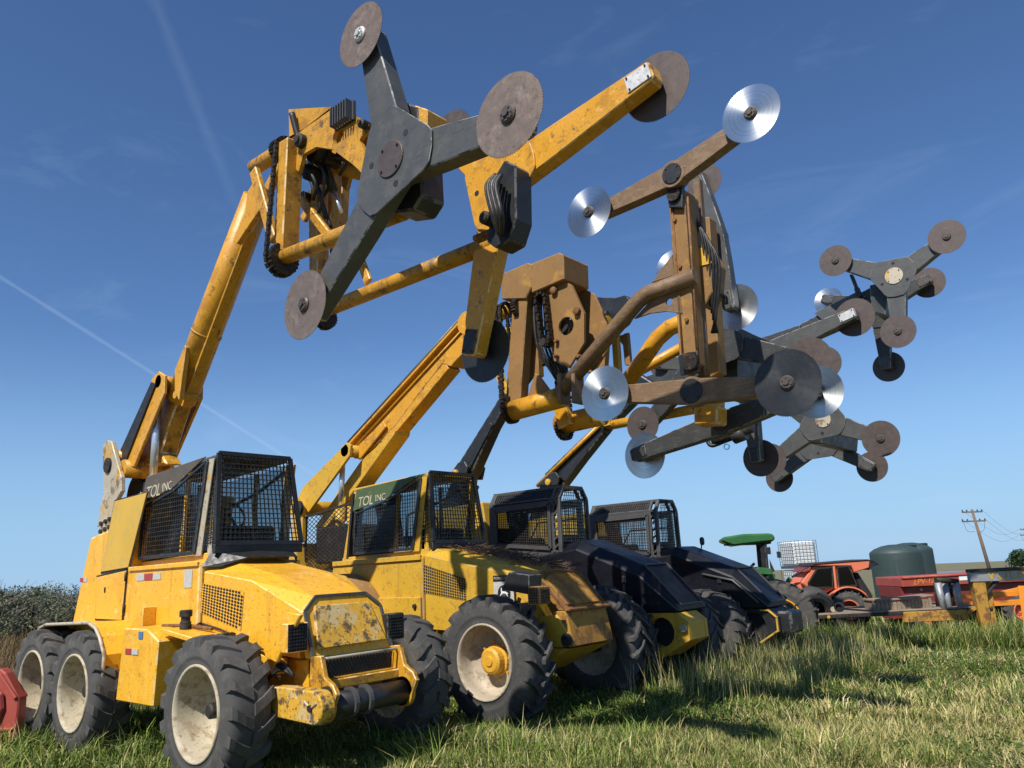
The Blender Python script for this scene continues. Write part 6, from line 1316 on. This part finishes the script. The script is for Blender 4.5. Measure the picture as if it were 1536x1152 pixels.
V, lo, st, to, c = leaf_cloud(WC, RNG.uniform(.06, .15, len(WC)), 120000, .020, np.array([[.09, .15, .03], [.14, .20, .045], [.06, .105, .025]])); V[:, 2] = np.maximum(V[:, 2], -.6); wd = link('weeds', np_mesh('weeds', V, lo, st, to, c, m_leaf, 4)); tag(wd, 'low broad-leaved green weeds mixed into the grass', None, kind='stuff')
# dry stalks of the field at the left
parts.clear()
xy, d = sample(26000, 13.5, 34, math.radians(-45), math.radians(-24), 1.5); n = len(xy); P = np.column_stack([xy, gv(xy[:, 0], xy[:, 1])]); DC = np.array([[.22, .13, .06], [.30, .20, .10], [.16, .09, .045], [.13, .12, .05]])[RNG.integers(0, 4, n)]*RNG.uniform(.7, 1.2, (n, 1))
V, lo, st, to, c = blades(P, RNG.uniform(.5, 1.0, n), np.full(n, .02), RNG.random(n)*6.28, np.abs(RNG.normal(0, .25, n)), RNG.uniform(0, 1.2, n), DC); ds = link('dry_stalks', np_mesh('dry_stalks', V, lo, st, to, c, m_leaf, 5)); tag(ds, 'dry brown stalks of the field beyond the bright yellow hedger', None, kind='stuff')
# brush and trees
def bush(name, label, cat, o, R, H, n, size, cols, group, twigs=30, bare=0.0, trunk=.06):
    T = thing(name, label, cat, o, group); k = 16; t = RNG.random(k)*6.28; rr = R*np.sqrt(RNG.random(k))*.75; zz = RNG.uniform(.22, .60, k)*H; C = np.column_stack([rr*np.cos(t), rr*np.sin(t), zz]); S = RNG.uniform(.22, .42, k)*R
    V, lo, st, to, c = leaf_cloud(C, S, n, size, cols); link('crown', np_mesh('crown', V, lo, st, to, c, m_leaf, 4), T)
    b = MB()
    for i in range(k): b.add(*g_tube([Vector((0, 0, 0)), Vector((C[i, 0]*.35, C[i, 1]*.35, C[i, 2]*.55)), Vector(C[i])], [trunk, trunk*.6, trunk*.2], 6))
    for i in range(twigs):
        a = Vector(C[RNG.integers(0, k)]); e = a+Vector((RNG.normal(0, .3)*R, RNG.normal(0, .3)*R, RNG.uniform(.08, .28)*H)); b.add(*g_tube([a, a.lerp(e, .5)+Vector((RNG.normal(0, .05), RNG.normal(0, .05), 0)), e], [trunk*.2, trunk*.13, trunk*.05], 4))
    tr = b.build('trunk', m_twig, T) if False else link('trunk', raw('trunk', b.V, b.F, m_twig), T); return T
m_twig = Mt('grey_twig_bark', (.16, .135, .115), .9, 0, .25, 6)
BG = np.array([[.13, .15, .08], [.18, .19, .12], [.09, .11, .06], [.22, .215, .16]])
LB = ['grey-green roadside bush with bare twigs at the top, nearest the yellow hedger', 'dense low grey-green bush in the brush line beyond the dry stalks', 'tall loose bush with many bare grey twigs beyond the dry stalks']
for i, (px, d, R, H, n) in enumerate(((-70, 30, 2.2, 2.3, 6000), (-15, 27, 1.9, 2.4, 6000), (22, 29, 2.0, 2.55, 7000), (62, 30, 2.1, 2.3, 6500), (95, 28, 1.8, 2.1, 6000), (128, 31, 2.0, 2.2, 6000), (165, 33, 2.2, 2.2, 5000), (40, 38, 2.6, 2.7, 5000), (110, 39, 2.6, 2.7, 5000))):
    o = base(px, d); bush('bush', 'grey-green leafy bush with bare grey twigs in the brush line beyond the dry stalks', 'bush', o, R, H, int(n*1.5), .055, BG, 'bushes in the brush line', twigs=70 if i in (2, 3, 5, 8) else 35)
TG = np.array([[.030, .065, .022], [.045, .085, .03], [.022, .045, .016]])
o = base(1566, 75.0); bush('tree', 'leafy green tree beside the utility pole at the far edge of the yard', 'tree', o, 2.8, 2.9, 9000, .14, TG, None, twigs=20, trunk=.14)
# far tree lines along the horizon
